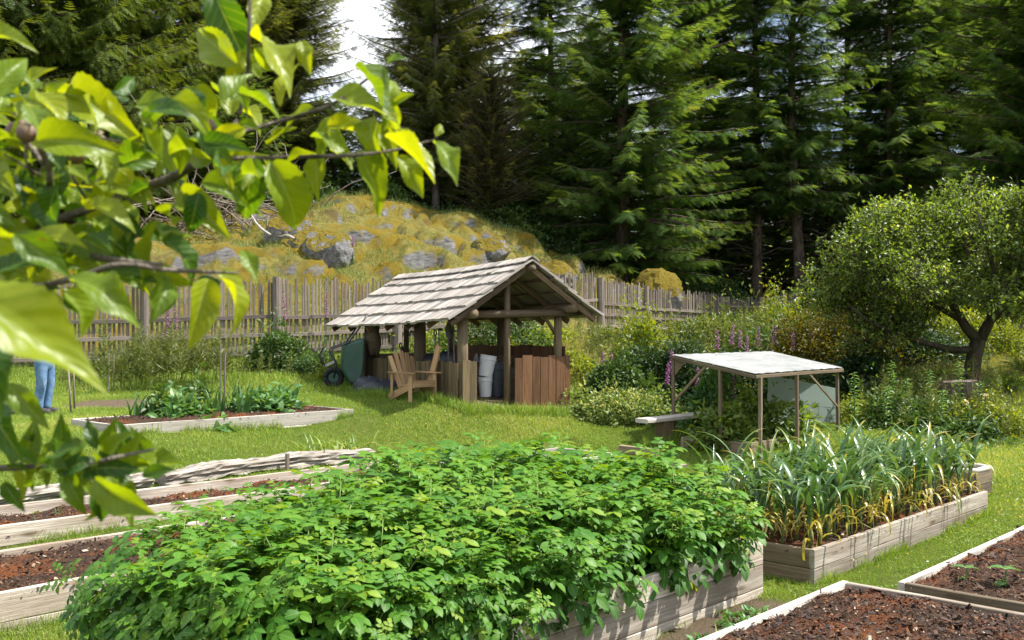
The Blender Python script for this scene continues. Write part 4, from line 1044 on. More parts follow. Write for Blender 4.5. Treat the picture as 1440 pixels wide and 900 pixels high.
LEAFTRI = (np.array([[0, 0, 0], [.28, .5, .06], [0, 1, -.1], [-.28, .5, .06]]), np.array([[0, 1, 2], [0, 2, 3]]), np.array([0, .5, 1, .5]), np.array([0, 1, 0, -1.]))
def strap(nb, base, az, el, L, w, curl, rnd, segs=7, fold=.25, kink=None, tip=0.0):
    base = np.array(tuple(base), float); pts = [base]; e = el; h = np.array([math.cos(az), math.sin(az), 0])
    st = L/segs
    for i in range(segs):
        if kink is not None and i == kink: e -= .9
        d = h*math.cos(e)+np.array([0, 0, math.sin(e)]); pts.append(pts[-1]+d*st); e -= curl/segs*(1+i*.25)
    V, U, W = [], [], []; sd = np.array([-h[1], h[0], 0])
    for i, p in enumerate(pts):
        t = i/segs; ww = w*.5*(1-t**2.2)*(.8+.4*min(1, t*4))+.0008
        up = np.array([0, 0, fold*ww]); V += [p-sd*ww+up, p, p+sd*ww+up]; U += [t]*3; W += [-1, 0, 1]
    T = []
    for i in range(segs):
        for j in range(2): a = i*3+j; T += [(a, a+1, a+4), (a, a+4, a+3)]
    U = np.array(U); nb.raw(V, T, np.clip(rnd+tip*np.clip(U-.55, 0, 1)*2.2, 0, .95), U, np.array(W, float))

# ------------------------------------------------------------------ potato plants
def compound(seed, n=3, L=1.0):
    rr = random.Random(seed); lf = leaf_tpl(5, .66, .09, .24, .92); ps = []
    def ax(t): return np.array([0, t, -.22*t*t])
    ps.append((lf, fr1((0, 1, -.55), (0, .5, 1)), ax(.72), .44))
    for k in range(n):
        t = .62-.24*k
        for s in (-1, 1):
            ps.append((lf, fr1((s*(1+rr.uniform(-.2, .2)), .55, -.25+rr.uniform(-.25, .15)), (rr.uniform(-.3, .3)-s*.15, .2, 1)), ax(t)+np.array([0, rr.uniform(-.03, .03), 0]), rr.uniform(.28, .38)*(1-.14*k)))
    rib = (np.array([[-.008, 0, 0], [.008, 0, 0], [.006, .5, -.055], [-.006, .5, -.055], [0, .75, -.12]]), np.array([[0, 1, 2], [0, 2, 3], [3, 2, 4]]), np.zeros(5), np.zeros(5))
    ps.append((rib, np.eye(3), (0, 0, 0), 1.0)); return merge(ps)
CPD = [compound(k, 3 if k % 2 else 2) for k in range(4)]
def potato_proto(seed):
    rr = np.random.default_rng(seed); nl = NB(); ns = NB()
    for s in range(rr.integers(4, 6)):
        az = rr.uniform(0, 6.28); lean = rr.uniform(.12, .55); H = rr.uniform(.42, .62)
        pts = []; p = np.array([rr.normal(0, .05), rr.normal(0, .05), -.06]); d = np.array([math.cos(az)*lean, math.sin(az)*lean, 1.0])
        for i in range(7): pts.append(p.copy()); p = p+nrm(d)*H/6; d = d+np.array([math.cos(az)*.06, math.sin(az)*.06, -.02])
        ns.tube(pts, np.linspace(.0075, .0025, 7), 5, rr.uniform(0, 1))
        for k in range(5):
            a = k*1.257+rr.uniform(0, 1); dr = np.array([[math.cos(a), math.sin(a), rr.uniform(.35, 1.1)]])
            nl.add(CPD[rr.integers(0, 4)], [pts[-1]-(0, 0, .01*k)], frames(dr, np.array([[0., 0, 1]])), rr.uniform(.10, .18), np.clip(rr.normal(.74, .12), 0, 1))
        nlv = 15
        for k in range(nlv):
            f = .12+.88*k/(nlv-1); q = np.array(pts)[min(6, int(f*6))]*(1-(f*6) % 1)+np.array(pts)[min(6, int(f*6)+1)]*((f*6) % 1)
            a = az+k*2.4+rr.normal(0, .3); up = .75*f**2.5-.12+rr.normal(0, .12)
            dr = np.array([[math.cos(a), math.sin(a), up]]); L = rr.uniform(.16, .245)*(1.05-.35*f**4)
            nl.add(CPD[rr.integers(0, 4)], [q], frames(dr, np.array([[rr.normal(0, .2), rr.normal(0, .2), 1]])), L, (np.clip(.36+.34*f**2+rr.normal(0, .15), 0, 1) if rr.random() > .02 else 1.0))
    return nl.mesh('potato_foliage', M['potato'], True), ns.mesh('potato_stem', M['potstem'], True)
pp = [potato_proto(100+k) for k in range(6)]
def from_meshes(name, label, cat, meshes, group):
    r = thing(name, label, cat, group=group)
    for nm, me in meshes: link(nm, me, r)
    return r
LBP = 'bushy potato plant among its leafy rows in the high board bed'
protos = [from_meshes('potato_plant', LBP, 'potato plant', (('foliage', a), ('stem', b)), 'potato plants filling the high raised bed') for a, b in pp]
zp = .45-.05; cnt = 0; rr = random.Random(5); used = set()
for i in range(14):
    for j in range(8):
        s = .16+i*.34+rr.uniform(-.07, .07); tt = .10+j*.30+rr.uniform(-.06, .06)
        if j == 0: tt = .12
        if i == 13: s = 4.32
        if tt > 1.6+s*.75: continue
        q = bp(PO, s, tt)
        if q[1] < 3.9 or (q[0]/q[1]*FPX+720) < -150: continue
        k = rr.randrange(6); sc = rr.uniform(1.34, 1.6)*(.82 if i == 13 else 1)*(.85 if tt > .75+s*.75 else 1)*(.70 if j == 0 else .9 if j == 1 else 1)
        tl = (rr.uniform(-.12, .12), rr.uniform(-.12, .12))
        if j == 0: tl = (.34*N2[1]*1.0+.0, -.34*N2[0]*1.0) if False else (-.0, .0)
        ang = rr.uniform(0, 6.28)
        if k not in used:
            o = protos[k]; o.location = (q[0], q[1], zp); o.rotation_euler = (tl[0], tl[1], ang); o.scale = (sc,)*3; used.add(k)
        else: o = dup(protos[k], (q[0], q[1], zp), ang, sc, tilt=tl)
        if j == 0:   # lean out over the front board
            o.rotation_mode = 'QUATERNION'
            from mathutils import Quaternion
            ax = Vector((E2[0], E2[1], 0)); o.rotation_quaternion = Quaternion(ax, math.radians(rr.uniform(4, 16))) @ Quaternion((0, 0, 1), ang)
        elif i == 16 and j < 3:
            pass
# flat lower skirt: a few more plants leaning out over the front of the bed, near the camera
for i in range(4):
    s = .3+i*.35+rr.uniform(-.1, .1); q = bp(PO, s, .03); k = rr.randrange(6)
    if q[1] < 3.9 or s > 4.2: continue
    o = dup(protos[k], (q[0], q[1], zp-.02), 0, rr.uniform(.6, .8)); o.rotation_mode = 'QUATERNION'
    o.rotation_quaternion = Quaternion(Vector((E2[0], E2[1], 0)), math.radians(rr.uniform(35, 55))) @ Quaternion((0, 0, 1), rr.uniform(0, 6.28))

for k_ in range(8):
    q = bp(PO, .03, .15+k_*.22); k = rr.randrange(6)
    if q[1] < 3.9: continue
    o = dup(protos[k], (q[0], q[1], zp), 0, rr.uniform(.85, 1.1)); o.rotation_mode = 'QUATERNION'
    o.rotation_quaternion = Quaternion(Vector((-N2[0], -N2[1], 0)), math.radians(rr.uniform(30, 55))) @ Quaternion((0, 0, 1), rr.uniform(0, 6.28))
# ------------------------------------------------------------------ garlic
def garlic_proto(seed):
    rr = np.random.default_rng(seed); nb = NB(); az0 = rr.uniform(0, 6.28); H = rr.uniform(.22, .32); n = rr.integers(8, 11)
    lx, ly = rr.normal(0, .02, 2)
    st = NB(); st.tube([(0, 0, -.04), (lx*.5, ly*.5, H*.5), (lx, ly, H*1.1)], [.013, .011, .008], 6, .62)
    for k in range(n):
        f = k/(n-1); z = .05+H*f; az = az0+(k % 2)*math.pi+rr.normal(0, .25)
        old = f < .42
        c = rr.uniform(.74, .97) if old else np.clip(rr.normal(.32+.12*(1-f), .15), 0, .72)
        if old: strap(nb, (lx*f, ly*f, z), az, rr.uniform(.6, 1.25), rr.uniform(.34, .56), rr.uniform(.012, .02), rr.uniform(1.4, 3.4), c, 7)
        else: strap(nb, (lx*f, ly*f, z), az, rr.uniform(1.05, 1.38)+.1*f, rr.uniform(.48, .66), rr.uniform(.026, .040), rr.uniform(.35, 1.9), c, 9, .5, kink=(int(rr.integers(4, 8)) if rr.random() < .3 else None), tip=(.6 if rr.random() < .4 else 0))
    return nb.mesh('garlic_leaves', M['garlic'], True), st.mesh('garlic_stem', M['garlic'], True)
gpz = [garlic_proto(200+k) for k in range(7)]
protos = [from_meshes('garlic_plant', 'tall garlic plant with arching blue green leaves and yellowing lower ones', 'garlic plant', (('leaves', a), ('stem', b)), 'garlic plants in the plank bed') for a, b in gpz]
used = set()
for i in range(23):
    for j in range(6):
        q = bp(GO, .16+i*.187+rr.uniform(-.04, .04), .14+j*.225+rr.uniform(-.03, .03)); k = rr.randrange(7); sc = rr.uniform(1.02, 1.3)
        if k not in used: o = protos[k]; o.location = (q[0], q[1], .27); o.rotation_euler = (0, 0, rr.uniform(0, 6.28)); o.scale = (sc,)*3; used.add(k)
        else: dup(protos[k], (q[0], q[1], .27), rr.uniform(0, 6.28), sc, tilt=(rr.uniform(-.1, .1), rr.uniform(-.1, .1)))

# ------------------------------------------------------------------ shrubs, ferns, clumps
def shrub(label, px, d, r, hgt, n, mat, seed, lf=LEAFTRI, ls=.07, name='shrub', cat='shrub', lump=.25, up=.5, z0=0.0, pxw=None, stems=9, flat=0.0, group=None, loc=None):
    rr = np.random.default_rng(seed); c = loc if loc is not None else at(px, d)
    root = thing(name, label, cat, c, group=group); nb = NB()
    rx, ry = (r if hasattr(r, '__len__') else (r, r))
    v = nrm(rr.normal(0, 1, (n, 3))); v[:, 2] = np.abs(v[:, 2])*(1 if flat == 0 else 1)-.12
    ld = nrm(rr.normal(0, 1, (26, 3))); lw = rr.uniform(-1, 1, 26)
    k = 1+1.5*lump*np.einsum('ij,j->i', np.clip((v @ ld.T-.76)*4.5, 0, 1), lw); k = np.clip(k, .45, 1.7)
    sh = rr.integers(0, 46, n); sdir = nrm(nrm(rr.normal(0, 1, (46, 3)))+(0, 0, .7)); shoot = rr.uniform(0, 1, n) < .14
    v = np.where((shoot & (flat == 0))[:, None], nrm(sdir[sh]*(1, 1, 1)+rr.normal(0, .07, (n, 3))), v); k = np.where(shoot, k*1.16, k)
    rad = rr.uniform(.25, 1, n)**.33*k
    pos = v*rad[:, None]*np.array([rx, ry, hgt])
    pos[:, 2] = np.maximum(pos[:, 2], .03)+z0
    dr = v*(1, 1, .6)+rr.normal(0, .55, (n, 3)); dr[:, 2] += up-.3
    un = v+rr.normal(0, .45, (n, 3))+(0, 0, .8)
    lsz = ls*rr.uniform(.6, 1.3, n)
    gx, gy = pos[:, 0]+c.x, pos[:, 1]+c.y
    pos[:, 2] += Gv(gx, gy)-c.z
    clump = .12*fbm(pos[:, 0]*3, pos[:, 2]*3+pos[:, 1], 2.2/max(rx, .3), seed)
    nb.add(lf, pos+np.array(tuple(c)), frames(dr, un), lsz, np.clip(.42+clump+.18*(rad-.8)+rr.normal(0, .17, n), 0, 1))
    nb.build('foliage', M[mat], root)
    sb = NB()
    for i in range(stems):
        e = pos[rr.integers(0, n)]*.8; b0 = np.array([0, 0, -.05]); m_ = (b0+e)*.5+(0, 0, .15*hgt)
        sb.tube(np.array([b0, m_, e])+np.array(tuple(c)), [.018*hgt, .012*hgt, .004], 5)
    if stems: sb.build('stem', M['appleb'], root)
    return root
def fern(label, px, d, L, n, seed, mat='fern', loc=None, name='fern'):
    rr = np.random.default_rng(seed); c = loc if loc is not None else at(px, d); root = thing(name, label, 'fern', c, group='ferns'); nb = NB()
    cc_ = np.array(tuple(c))
    for k in range(n):
        az = k*2.4+rr.normal(0, .2); el = rr.uniform(.75, 1.45); l = L*rr.uniform(.7, 1.1); p = cc_.copy(); e = el; col = np.clip(rr.normal(.5, .2), 0, 1)
        N_ = 16; pts = []; ds = []
        for i in range(N_):
            dd = np.array([math.cos(az)*math.cos(e), math.sin(az)*math.cos(e), math.sin(e)]); pts.append(p.copy()); ds.append(dd); p = p+dd*l/N_; e -= .075+.06*i/N_
        pts = np.array(pts); ds = np.array(ds); side = np.array([-math.sin(az), math.cos(az), 0]); tt = np.linspace(0, 1, N_)
        w = .16*l*np.sin(np.pi*np.clip(tt*.85+.12, 0, 1))
        for s in (-1, 1):
            sc = np.c_[w*.42, w, w]
            nb.add(LEAFTRI, pts[1:], frames(side*s+ds[1:]*.45+(0, 0, -.12), np.cross(side, ds[1:])*-1+(0, 0, .3)), sc[1:], np.clip(col+rr.normal(0, .06, N_-1), 0, 1))
    nb.build('fronds', M[mat], root); return root
def clump(label, px, d, n, L, w, mat, seed, cat='plant', name='strap_leaved_clump', spread=.12, curl=(.3, 1.6), loc=None, rn=(.45, .2), el=(1.0, 1.5), group=None):
    rr = np.random.default_rng(seed); c = loc if loc is not None else at(px, d); root = thing(name, label, cat, c, group=group); nb = NB()
    for k in range(n):
        b = np.array(tuple(c))+np.r_[rr.normal(0, spread, 2), -.02]
        strap(nb, b, rr.uniform(0, 6.28), rr.uniform(*el), L*rr.uniform(.55, 1.1), w*rr.uniform(.7, 1.2), rr.uniform(*curl), np.clip(rr.normal(*rn), 0, 1), 6, .4)
    nb.build('leaves', M[mat], root, smooth=True); return root
def wispy(label, px, d, n, H, sp, seed, group='feathery plants along the left fence', mat='wispy'):
    rr = np.random.default_rng(seed); c = at(px, d); root = thing('feathery_plant', label, 'plant', c, group=group); nb = NB(); st = NB(); cc_ = np.array(tuple(c))
    for k in range(n):
        b = cc_+np.r_[rr.normal(0, sp, 2), 0]; b[2] = G(b[0], b[1]); h = H*rr.uniform(.6, 1.1); lean = rr.normal(0, .12, 2)
        top = b+np.r_[lean*h, h]; st.tube([cc_-(0, 0, .02), (cc_+b)/2-(0, 0, .01), b], [.005, .005, .005], 4); st.tube([b, (b+top)/2+np.r_[rr.normal(0, .02, 2), 0], top], [.006, .005, .003], 4)
        m_ = 90; t_ = rr.uniform(.22, 1, m_); pos = b+(top-b)*t_[:, None]; w = .22*h*(1.05-t_)**.6
        az = rr.uniform(0, 6.28, m_); dr = np.c_[np.cos(az), np.sin(az), rr.uniform(.2, 1.2, m_)]
        sc = np.c_[np.full(m_, .012), w*rr.uniform(.5, 1.2, m_), w]
        nb.add(LEAFTRI, pos+nrm(dr)*w[:, None]*.2*rr.uniform(0, 2, (m_, 1)), frames(dr, rr.normal(0, 1, (m_, 3))), sc, np.clip(rr.normal(.5, .22, m_), 0, 1))
    nb.build('foliage', M[mat], root); st.build('stem', M[mat], root); return root
def foxglove(label, px, d, H, seed):
    rr = np.random.default_rng(seed); c = at(px, d); root = thing('foxglove', label, 'foxglove', c, group='foxgloves'); cc_ = np.array(tuple(c))
    st = NB(); top = cc_+np.r_[rr.normal(0, .03, 2)*H, H]; st.tube([cc_, (cc_+top)/2, top], [.012, .010, .004], 5, .5)
    m_ = 26; t_ = rr.uniform(.0, .45, m_); az = rr.uniform(0, 6.28, m_)
    st.add(LEAF3, cc_+(top-cc_)*t_[:, None], frames(np.c_[np.cos(az), np.sin(az), rr.uniform(-.1, .6, m_)], np.array([[0, 0, 1.]])), (.24-.3*t_)*rr.uniform(.6, 1.1, m_)*min(1, H), rr.uniform(0, 1, m_))
    st.build('stem', M['foxl'], root)
    nb = NB(); n = 24; t_ = np.linspace(.6, .95, n); az = np.arange(n)*2.4
    bell = []
    for k in range(6):
        a0, a1 = k/6*6.283, (k+1)/6*6.283
        bell += [[math.cos(a0)*.12, 0, math.sin(a0)*.12], [math.cos(a1)*.12, 0, math.sin(a1)*.12], [math.cos(a1)*.3, 1, math.sin(a1)*.3], [math.cos(a0)*.3, 1, math.sin(a0)*.3]]
    T = np.array([[k*4, k*4+1, k*4+2] for k in range(6)]+[[k*4, k*4+2, k*4+3] for k in range(6)])
    tp = (np.array(bell), T, np.zeros(24), np.zeros(24))
    nb.add(tp, cc_+(top-cc_)*t_[:, None], frames(np.c_[np.cos(az), np.sin(az), np.full(n, -.6)], np.array([[0, 0, 1.]])), (.062*(1.25-t_*.8))*1.15*rr.uniform(.8, 1.1, n)*max(.75, min(1.2, H)), np.clip(rr.normal(.5, .2, n), 0, 1))
    nb.build('flowers', M['foxf'], root); return root

# shrubs round the shed and the fence
shrub('rounded grey green shrub by the fence left of the shed', 393, 22.0, (.62, .5), 1.05, 5200, 'shrub', 1, LEAF2, .09)
shrub('low leafy shrub trailing between the rounded shrub and the barrow', 445, 21.4, (.75, .5), .55, 3200, 'shrub', 2, LEAF2, .07, up=.3)
shrub('low bright weeds left of the green wheelbarrow', 466, 20.6, (.45, .35), .45, 1400, 'shruby', 3, LEAF2, .06)
shrub('tall golden green bush on the bank behind the foxgloves', 898, 20.8, (.62, .6), 1.7, 8500, 'shruby', 4, LEAFTRI, .09, lump=.3)
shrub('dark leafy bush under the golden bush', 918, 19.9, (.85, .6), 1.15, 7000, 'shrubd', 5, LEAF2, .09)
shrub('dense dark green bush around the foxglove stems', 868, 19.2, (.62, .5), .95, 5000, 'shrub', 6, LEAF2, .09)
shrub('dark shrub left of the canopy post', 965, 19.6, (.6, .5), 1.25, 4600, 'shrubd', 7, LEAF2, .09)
shrub('variegated cream and green ground cover mound beside the bench', 880, 17.9, (1.05, .65), .50, 7000, 'varieg', 8, LEAF2, .075, cat='ground cover', up=.6, stems=0)
shrub('small bright green plant above the cream mound', 912, 18.6, (.35, .3), .55, 900, 'shrub', 9, LEAF3, .12)
shrub('yellow green scrub on the bank below the fence', 900, 28.0, (.7, .6), .8, 2200, 'shruby', 10, LEAFTRI, .10)
shrub('leafy scrub seen through the middle of the shed', 700, 25.0, (1.6, .8), 1.5, 6000, 'shrub', 11, LEAF2, .10)
shrub('scrub behind the shed at its right opening', 750, 27.5, (1.1, .8), .8, 3000, 'shruby', 12, LEAFTRI, .10)
shrub('bright leafy scrub behind the left shed posts', 630, 25.5, (1.3, .7), 1.0, 4000, 'shruby', 13, LEAFTRI, .10)
shrub('broad amber tinted bush left of the apple tree', 1165, 23.5, (1.55, 1.0), 1.55, 11000, 'shrubo', 14, LEAFTRI, .10, lump=.35)
shrub('tall pale green scrub below the leaning trunks', 1105, 33, (1.3, 1.0), 2.1, 6500, 'shruby', 15, LEAFTRI, .13, lump=.35)
shrub('feathery pale scrub at the end of the near fence', 1060, 30, (1.6, 1.0), 1.5, 6500, 'wispy', 16, LEAFTRI, .13, lump=.4)
shrub('wild scrub on the slope behind the canopy', 1010, 27, (1.7, 1.0), 1.3, 6500, 'wispy', 17, LEAFTRI, .12, lump=.4)
shrub('light green scrub between canopy and amber bush', 1110, 25.5, (1.5, .8), 1.25, 6500, 'shrub', 18, LEAFTRI, .11, lump=.4)
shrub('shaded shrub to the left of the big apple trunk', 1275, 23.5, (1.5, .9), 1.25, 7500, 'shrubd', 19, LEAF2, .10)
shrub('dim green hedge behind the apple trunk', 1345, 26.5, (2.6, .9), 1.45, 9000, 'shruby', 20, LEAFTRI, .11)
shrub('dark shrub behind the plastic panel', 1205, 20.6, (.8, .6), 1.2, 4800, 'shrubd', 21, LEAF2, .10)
shrub('low mixed perennials before the old stump', 1290, 17.2, (1.0, .6), .62, 4800, 'shrub', 22, LEAFTRI, .08, lump=.4)
shrub('bright low plants right of the old stump', 1392, 17.0, (.75, .5), .55, 3800, 'shruby', 23, LEAF2, .07)
shrub('dark leafed low plants at the foot of the stump', 1352, 16.6, (.7, .4), .36, 2600, 'shrub', 24, LEAF3, .09)
shrub('leafy perennials between panel and fern', 1225, 17.6, (.7, .5), .48, 2600, 'shruby', 25, LEAF2, .08)
shrub('leafy tomato like bush growing through the canopy posts', 1062, 16.2, (.75, .55), .80, 2000, 'apple', 26, LEAF3, .115, lump=.4)
shrub('second leafy bush under the middle of the canopy', 1020, 15.6, (.5, .4), .75, 1500, 'apple', 27, LEAF3, .11)
shrub('third leafy bush near the left canopy post', 1000, 17.4, (.55, .45), 1.0, 1700, 'squash', 28, LEAF3, .11)
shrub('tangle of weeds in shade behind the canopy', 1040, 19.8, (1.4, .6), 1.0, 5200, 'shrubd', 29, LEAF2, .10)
for k, (px, d) in enumerate([(795, 21.5), (858, 26.5), (700, 31.2), (560, 28), (985, 33), (1035, 36), (960, 24)]):
    shrub(['weedy tuft at the right corner of the shed', 'weedy tuft on the dry bank by the fence', 'green tuft at the fence behind the shed roof', 'green tuft at the fence left of the shed ridge', 'wild tuft by the fence end', 'wild tuft beyond the last fence post', 'wild tuft above the dark shrub'][k], px, d, (.7, .5), .6, 2000, 'wispy' if k % 2 else 'shruby', 60+k, LEAFTRI, .09, name='weed_tuft', cat='weeds', stems=0)
# left side plants
for k, (px, d, H) in enumerate([(188, 19.2, 1.15), (228, 19.6, 1.35), (262, 19.3, 1.2), (295, 19.8, 1.05), (140, 19.8, .85), (345, 20.5, .7), (205, 20.6, 1.3), (113, 20.1, .75)]):
    wispy(['feathery plant right of the fence post', 'tallest feathery plant by the left fence', 'dense feathery plant behind the leeks', 'airy feathery plant behind the two stakes', 'low feathery plant beside the person', 'short wispy grass plant below the fence', 'feathery plant against the fence post', 'wispy weed at the foot of the left fence'][k], px, d, 16, H, .34, 300+k)
fo = lambda s, t_: Vector((*bp(FO, s, t_), .93))
for k, (s, t_, nm) in enumerate([(1.55, .95, 'blue green leek clump right of the stakes'), (2.0, .8, 'pale leek clump in the far bed'), (2.35, .6, 'dark leek clump in the middle of the far bed'), (2.5, 1.1, 'tall leek beside the squash plants'), (.85, 1.2, 'thin leek clump at the left of the far bed'), (1.05, .95, 'sparse leek left of the squash leaf')]):
    clump(nm, 0, 0, 16 if k < 4 else 8, .55 if k < 4 else .48, .035, 'iris', 40+k, 'leek', 'leek', .07, (.1, .7), loc=fo(s, t_), rn=(.22, .15), el=(1.15, 1.55), group='leeks in the far bed')
for k, (s, t_, r, h, nm) in enumerate([(2.95, .75, .38, .40, 'leafy squash plant nearest the right end of the far bed'), (3.3, 1.1, .38, .42, 'leafy squash plant at the back of the far bed'), (2.7, .95, .3, .38, 'squash plant between leeks and right end'), (1.35, .7, .33, .40, 'pale leafed plant left of the leeks'), (1.25, 1.2, .32, .55, 'tall leafy pepper plant at the left of the far bed'), (1.9, 1.25, .32, .6, 'dark leafy plant behind the two stakes')]):
    shrub(nm, 0, 0, r, h, 320, 'squash' if k < 4 else 'shrub', 80+k, LEAF3, .16 if k < 4 else .13, 'leafy_vegetable', 'vegetable', .3, .4, loc=fo(s, t_), stems=1)
shrub('flat pale squash leaf lying on the far bed mulch', 0, 0, .2, .12, 24, 'squash', 99, LEAF4, .24, 'squash_seedling', 'vegetable', .2, .1, loc=fo(1.6, .25), stems=2)
clump('arching daylily clump at the right end of the long log', 490, 14.6, 26, .50, .03, 'iris', 51, 'daylily', 'daylily', .16, (.6, 2.0), rn=(.78, .12))
clump('upright daylily clump behind the long log', 437, 14.0, 26, .50, .03, 'iris', 52, 'daylily', 'daylily', .14, (.2, 1.2), rn=(.75, .1))
clump('small daylily clump between the two larger ones', 462, 14.2, 12, .45, .03, 'iris', 53, 'daylily', 'daylily', .10, (.4, 1.6), rn=(.78, .1))
# ferns and lilies on the right
fern('bright fern right of the plastic panel', 1238, 18.2, .72, 42, 1); fern('wide fern right of the apple trunk', 1412, 19.6, .85, 50, 2)
fern('shaded fern behind the lily stems', 1300, 20.5, .85, 36, 3); fern('dark fern left of the apple trunk', 1215, 21.8, .9, 36, 4)
fern('pale fern under the apple branches', 1440, 21.6, .8, 36, 5); fern('fern in the shade beyond the panel', 1262, 21.4, .8, 34, 6)
def lily(label, px, d, H, seed):
    rr = np.random.default_rng(seed); c = at(px, d); root = thing('lily_stem', label, 'lily', c, group='tall lily stems'); st = NB(); cc_ = np.array(tuple(c)); top = cc_+np.r_[rr.normal(0, .06, 2), H]
    st.tube([cc_, top], [.010, .005], 5, .4); n = 46; t_ = np.linspace(.2, 1, n); az = np.arange(n)*2.4
    st.add(LEAF3, cc_+(top-cc_)*t_[:, None], frames(np.c_[np.cos(az), np.sin(az), rr.uniform(.0, .7, n)], np.array([[0, 0, 1.]])), np.c_[np.full(n, .05), .15*(1.1-t_*.5), np.full(n, .15)], rr.uniform(.3, 1, n)); st.build('leafy_stem', M['squash'], root)
for k, (px, d, H) in enumerate([(1202, 17.0, .95), (1258, 17.4, 1.15), (1272, 17.6, .85), (1306, 17.3, 1.0), (1322, 16.8, .75), (1352, 17.4, 1.15), (1240, 16.9, .75), (1376, 17.3, .8)]):
    lily(['lily stem close to the canopy post', 'tallest lily stem above the bright fern', 'shorter lily stem right of the tallest', 'lily stem left of the stump', 'low lily stem in front of the stump', 'lily stem rising over the stump', 'low lily stem in the perennials', 'lily stem right of the stump'][k], px, d, H, 400+k)
for k, (px, d, z) in enumerate([(1358, 16.5, .62), (1386, 16.6, .70)]):
    c = at(px, d); root = thing('pale_flower', ['cream flower in front of the stump', 'pale yellow flower right of the stump'][k], 'flower', c); nb = NB(); st = NB(); st.tube([c, c+Vector((0, 0, z))], .006, 5); st.build('stem', M['foxl'], root)
    n = 22; nb.add(LEAF3, np.repeat([tuple(c+Vector((0, 0, z)))], n, 0), frames(RNG.normal(0, 1, (n, 3))+(0, -.2, .5), np.array([[0, 0, 1.]])), .06, RNG.uniform(0, 1, n)); nb.build('bloom', M['flower'], root)
# stump with dead stems
rr_ = np.random.default_rng(3); c = at(1350, 17.8); stp = thing('tree_stump', 'reddish brown rotting stump wrapped in dry stems under the apple tree', 'stump', c)
q = MB(); q.tube([c+Vector((0, 0, -.2)), c+Vector((0, 0, .1)), c+Vector((.02, 0, .45)), c+Vector((0, 0, .75))], [.36, .31, .29, .30], 22, wob=.13); q.build('trunk', M['barkg'], stp)
nb = NB()
for k in range(150):
    a = rr_.uniform(0, 6.28); r = rr_.uniform(.28, .40); b = np.array(tuple(c))+(math.cos(a)*r, math.sin(a)*r, rr_.uniform(-.05, .2)); nb.tube([b, b+rr_.normal(0, .04, 3)+(0, 0, .3), b+rr_.normal(0, .08, 3)+(0, 0, rr_.uniform(.45, .75))], [.010, .008, .004], 4)
nb.build('dry_stems', M['post'], stp)
for k, (px, d, H) in enumerate([(846, 19.6, .98), (862, 19.5, 1.0), (853, 19.0, .7), (884, 19.3, .72), (944, 18.4, 1.3), (936, 18.3, 1.05), (980, 18.2, 1.0), (1010, 22.5, 1.2), (1027, 23.0, 1.3), (1041, 23.3, 1.1), (1049, 22.8, 1.05), (1067, 23.0, 1.25), (1088, 23.5, 1.2), (1115, 23.0, 1.1), (1143, 23.0, 1.1),
                             (239, 22.3, 1.75), (231, 22.2, 1.35), (248, 22.5, 1.5), (402, 24.3, 1.9), (458, 25.5, 1.8), (1030, 17.2, .95), (496, 31.5, 1.0)]):
    foxglove(['foxglove at the left of the dark bush', 'foxglove just right of the leftmost one', 'short foxglove low in the bush', 'drooping foxglove in the dark bush', 'tall foxglove above the left canopy corner', 'foxglove beside the left canopy post', 'foxglove under the canopy near the brace',
              'far foxglove behind the canopy, nearest its left corner', 'tall far foxglove behind the canopy sheet', 'slim far foxglove over the canopy', 'short far foxglove over the canopy', 'far foxglove above the middle of the canopy', 'far foxglove right of the canopy middle', 'far foxglove before the amber bush', 'far foxglove above the right canopy edge',
              'tall foxglove spike against the left fence', 'shorter foxglove left of the tall fence spike', 'foxglove right of the tall fence spike', 'faint foxglove by the fence post', 'faint foxglove on the fence left of the shed', 'foxglove among the plants under the canopy', 'lone foxglove on the rocky hill'][k], px, d, H, 500+k)
# seedlings and weeds near the camera
def seedling(label, loc, sc, seed):
    rr = np.random.default_rng(seed); c = Vector(loc); root = thing('squash_seedling', label, 'seedling', c); st = NB(); nb = NB(); cc_ = np.array(tuple(c))
    st.tube([cc_-(0, 0, .03), cc_+(0.005, 0, .06*sc), cc_+(.01, .0, .13*sc)], [.008, .007, .005], 6, .6); st.build('stem', M['squash'], root)
    for k, (a, z, L, e) in enumerate([(.2, .125, .12, .15), (2.6, .13, .11, .2), (4.3, .13, .10, .5), (1.2, .05, .09, .0), (3.6, .045, .09, -.05), (5.4, .13, .07, .9)]):
        nb.add(LEAF4, [cc_+(0, 0, z*sc)], frames(np.array([[math.cos(a), math.sin(a), e]]), np.array([[0, 0, 1.]])), np.array([[L*1.25*sc, L*sc, L*sc]]), rr.uniform(.3, .9))
    nb.build('leaves', M['squash'], root, smooth=True)
s1 = P(1358, 800, 7.85); s2 = P(1413, 806, 7.7)
for nm, p, sc in (('left squash seedling with small limp leaves', s1, 1.0), ('right squash seedling with upright bright leaves', s2, 1.2)):
    seedling(nm, (p.x, p.y, .23), sc, 3)
for k, (px, d, r, h, n) in enumerate([(1000, 6.9, .16, .10, 120), (960, 6.5, .20, .12, 160), (905, 6.15, .22, .14, 190), (1035, 7.5, .12, .08, 70), (945, 6.15, .16, .10, 110), (1060, 7.75, .10, .06, 60)]):
    shrub(['broad leafed weed on bare earth below the potato board', 'rosette weed at the foot of the potato board', 'lush weeds at the bottom edge under the potato bed', 'small weed near the bed corner', 'weed beside the soil bed frame', 'tiny weed at the grass edge by the bed corner'][k], px, d, r, h, n, 'squash', 700+k, LEAF3, .06, 'weed', 'weeds', .2, .3, stems=0)
clump('single tall grass tuft against the potato board', 1008, 7.1, 5, .28, .010, 'iris', 77, 'grass tuft', 'grass_tuft', .015, (.2, 1.0), rn=(.7, .1))
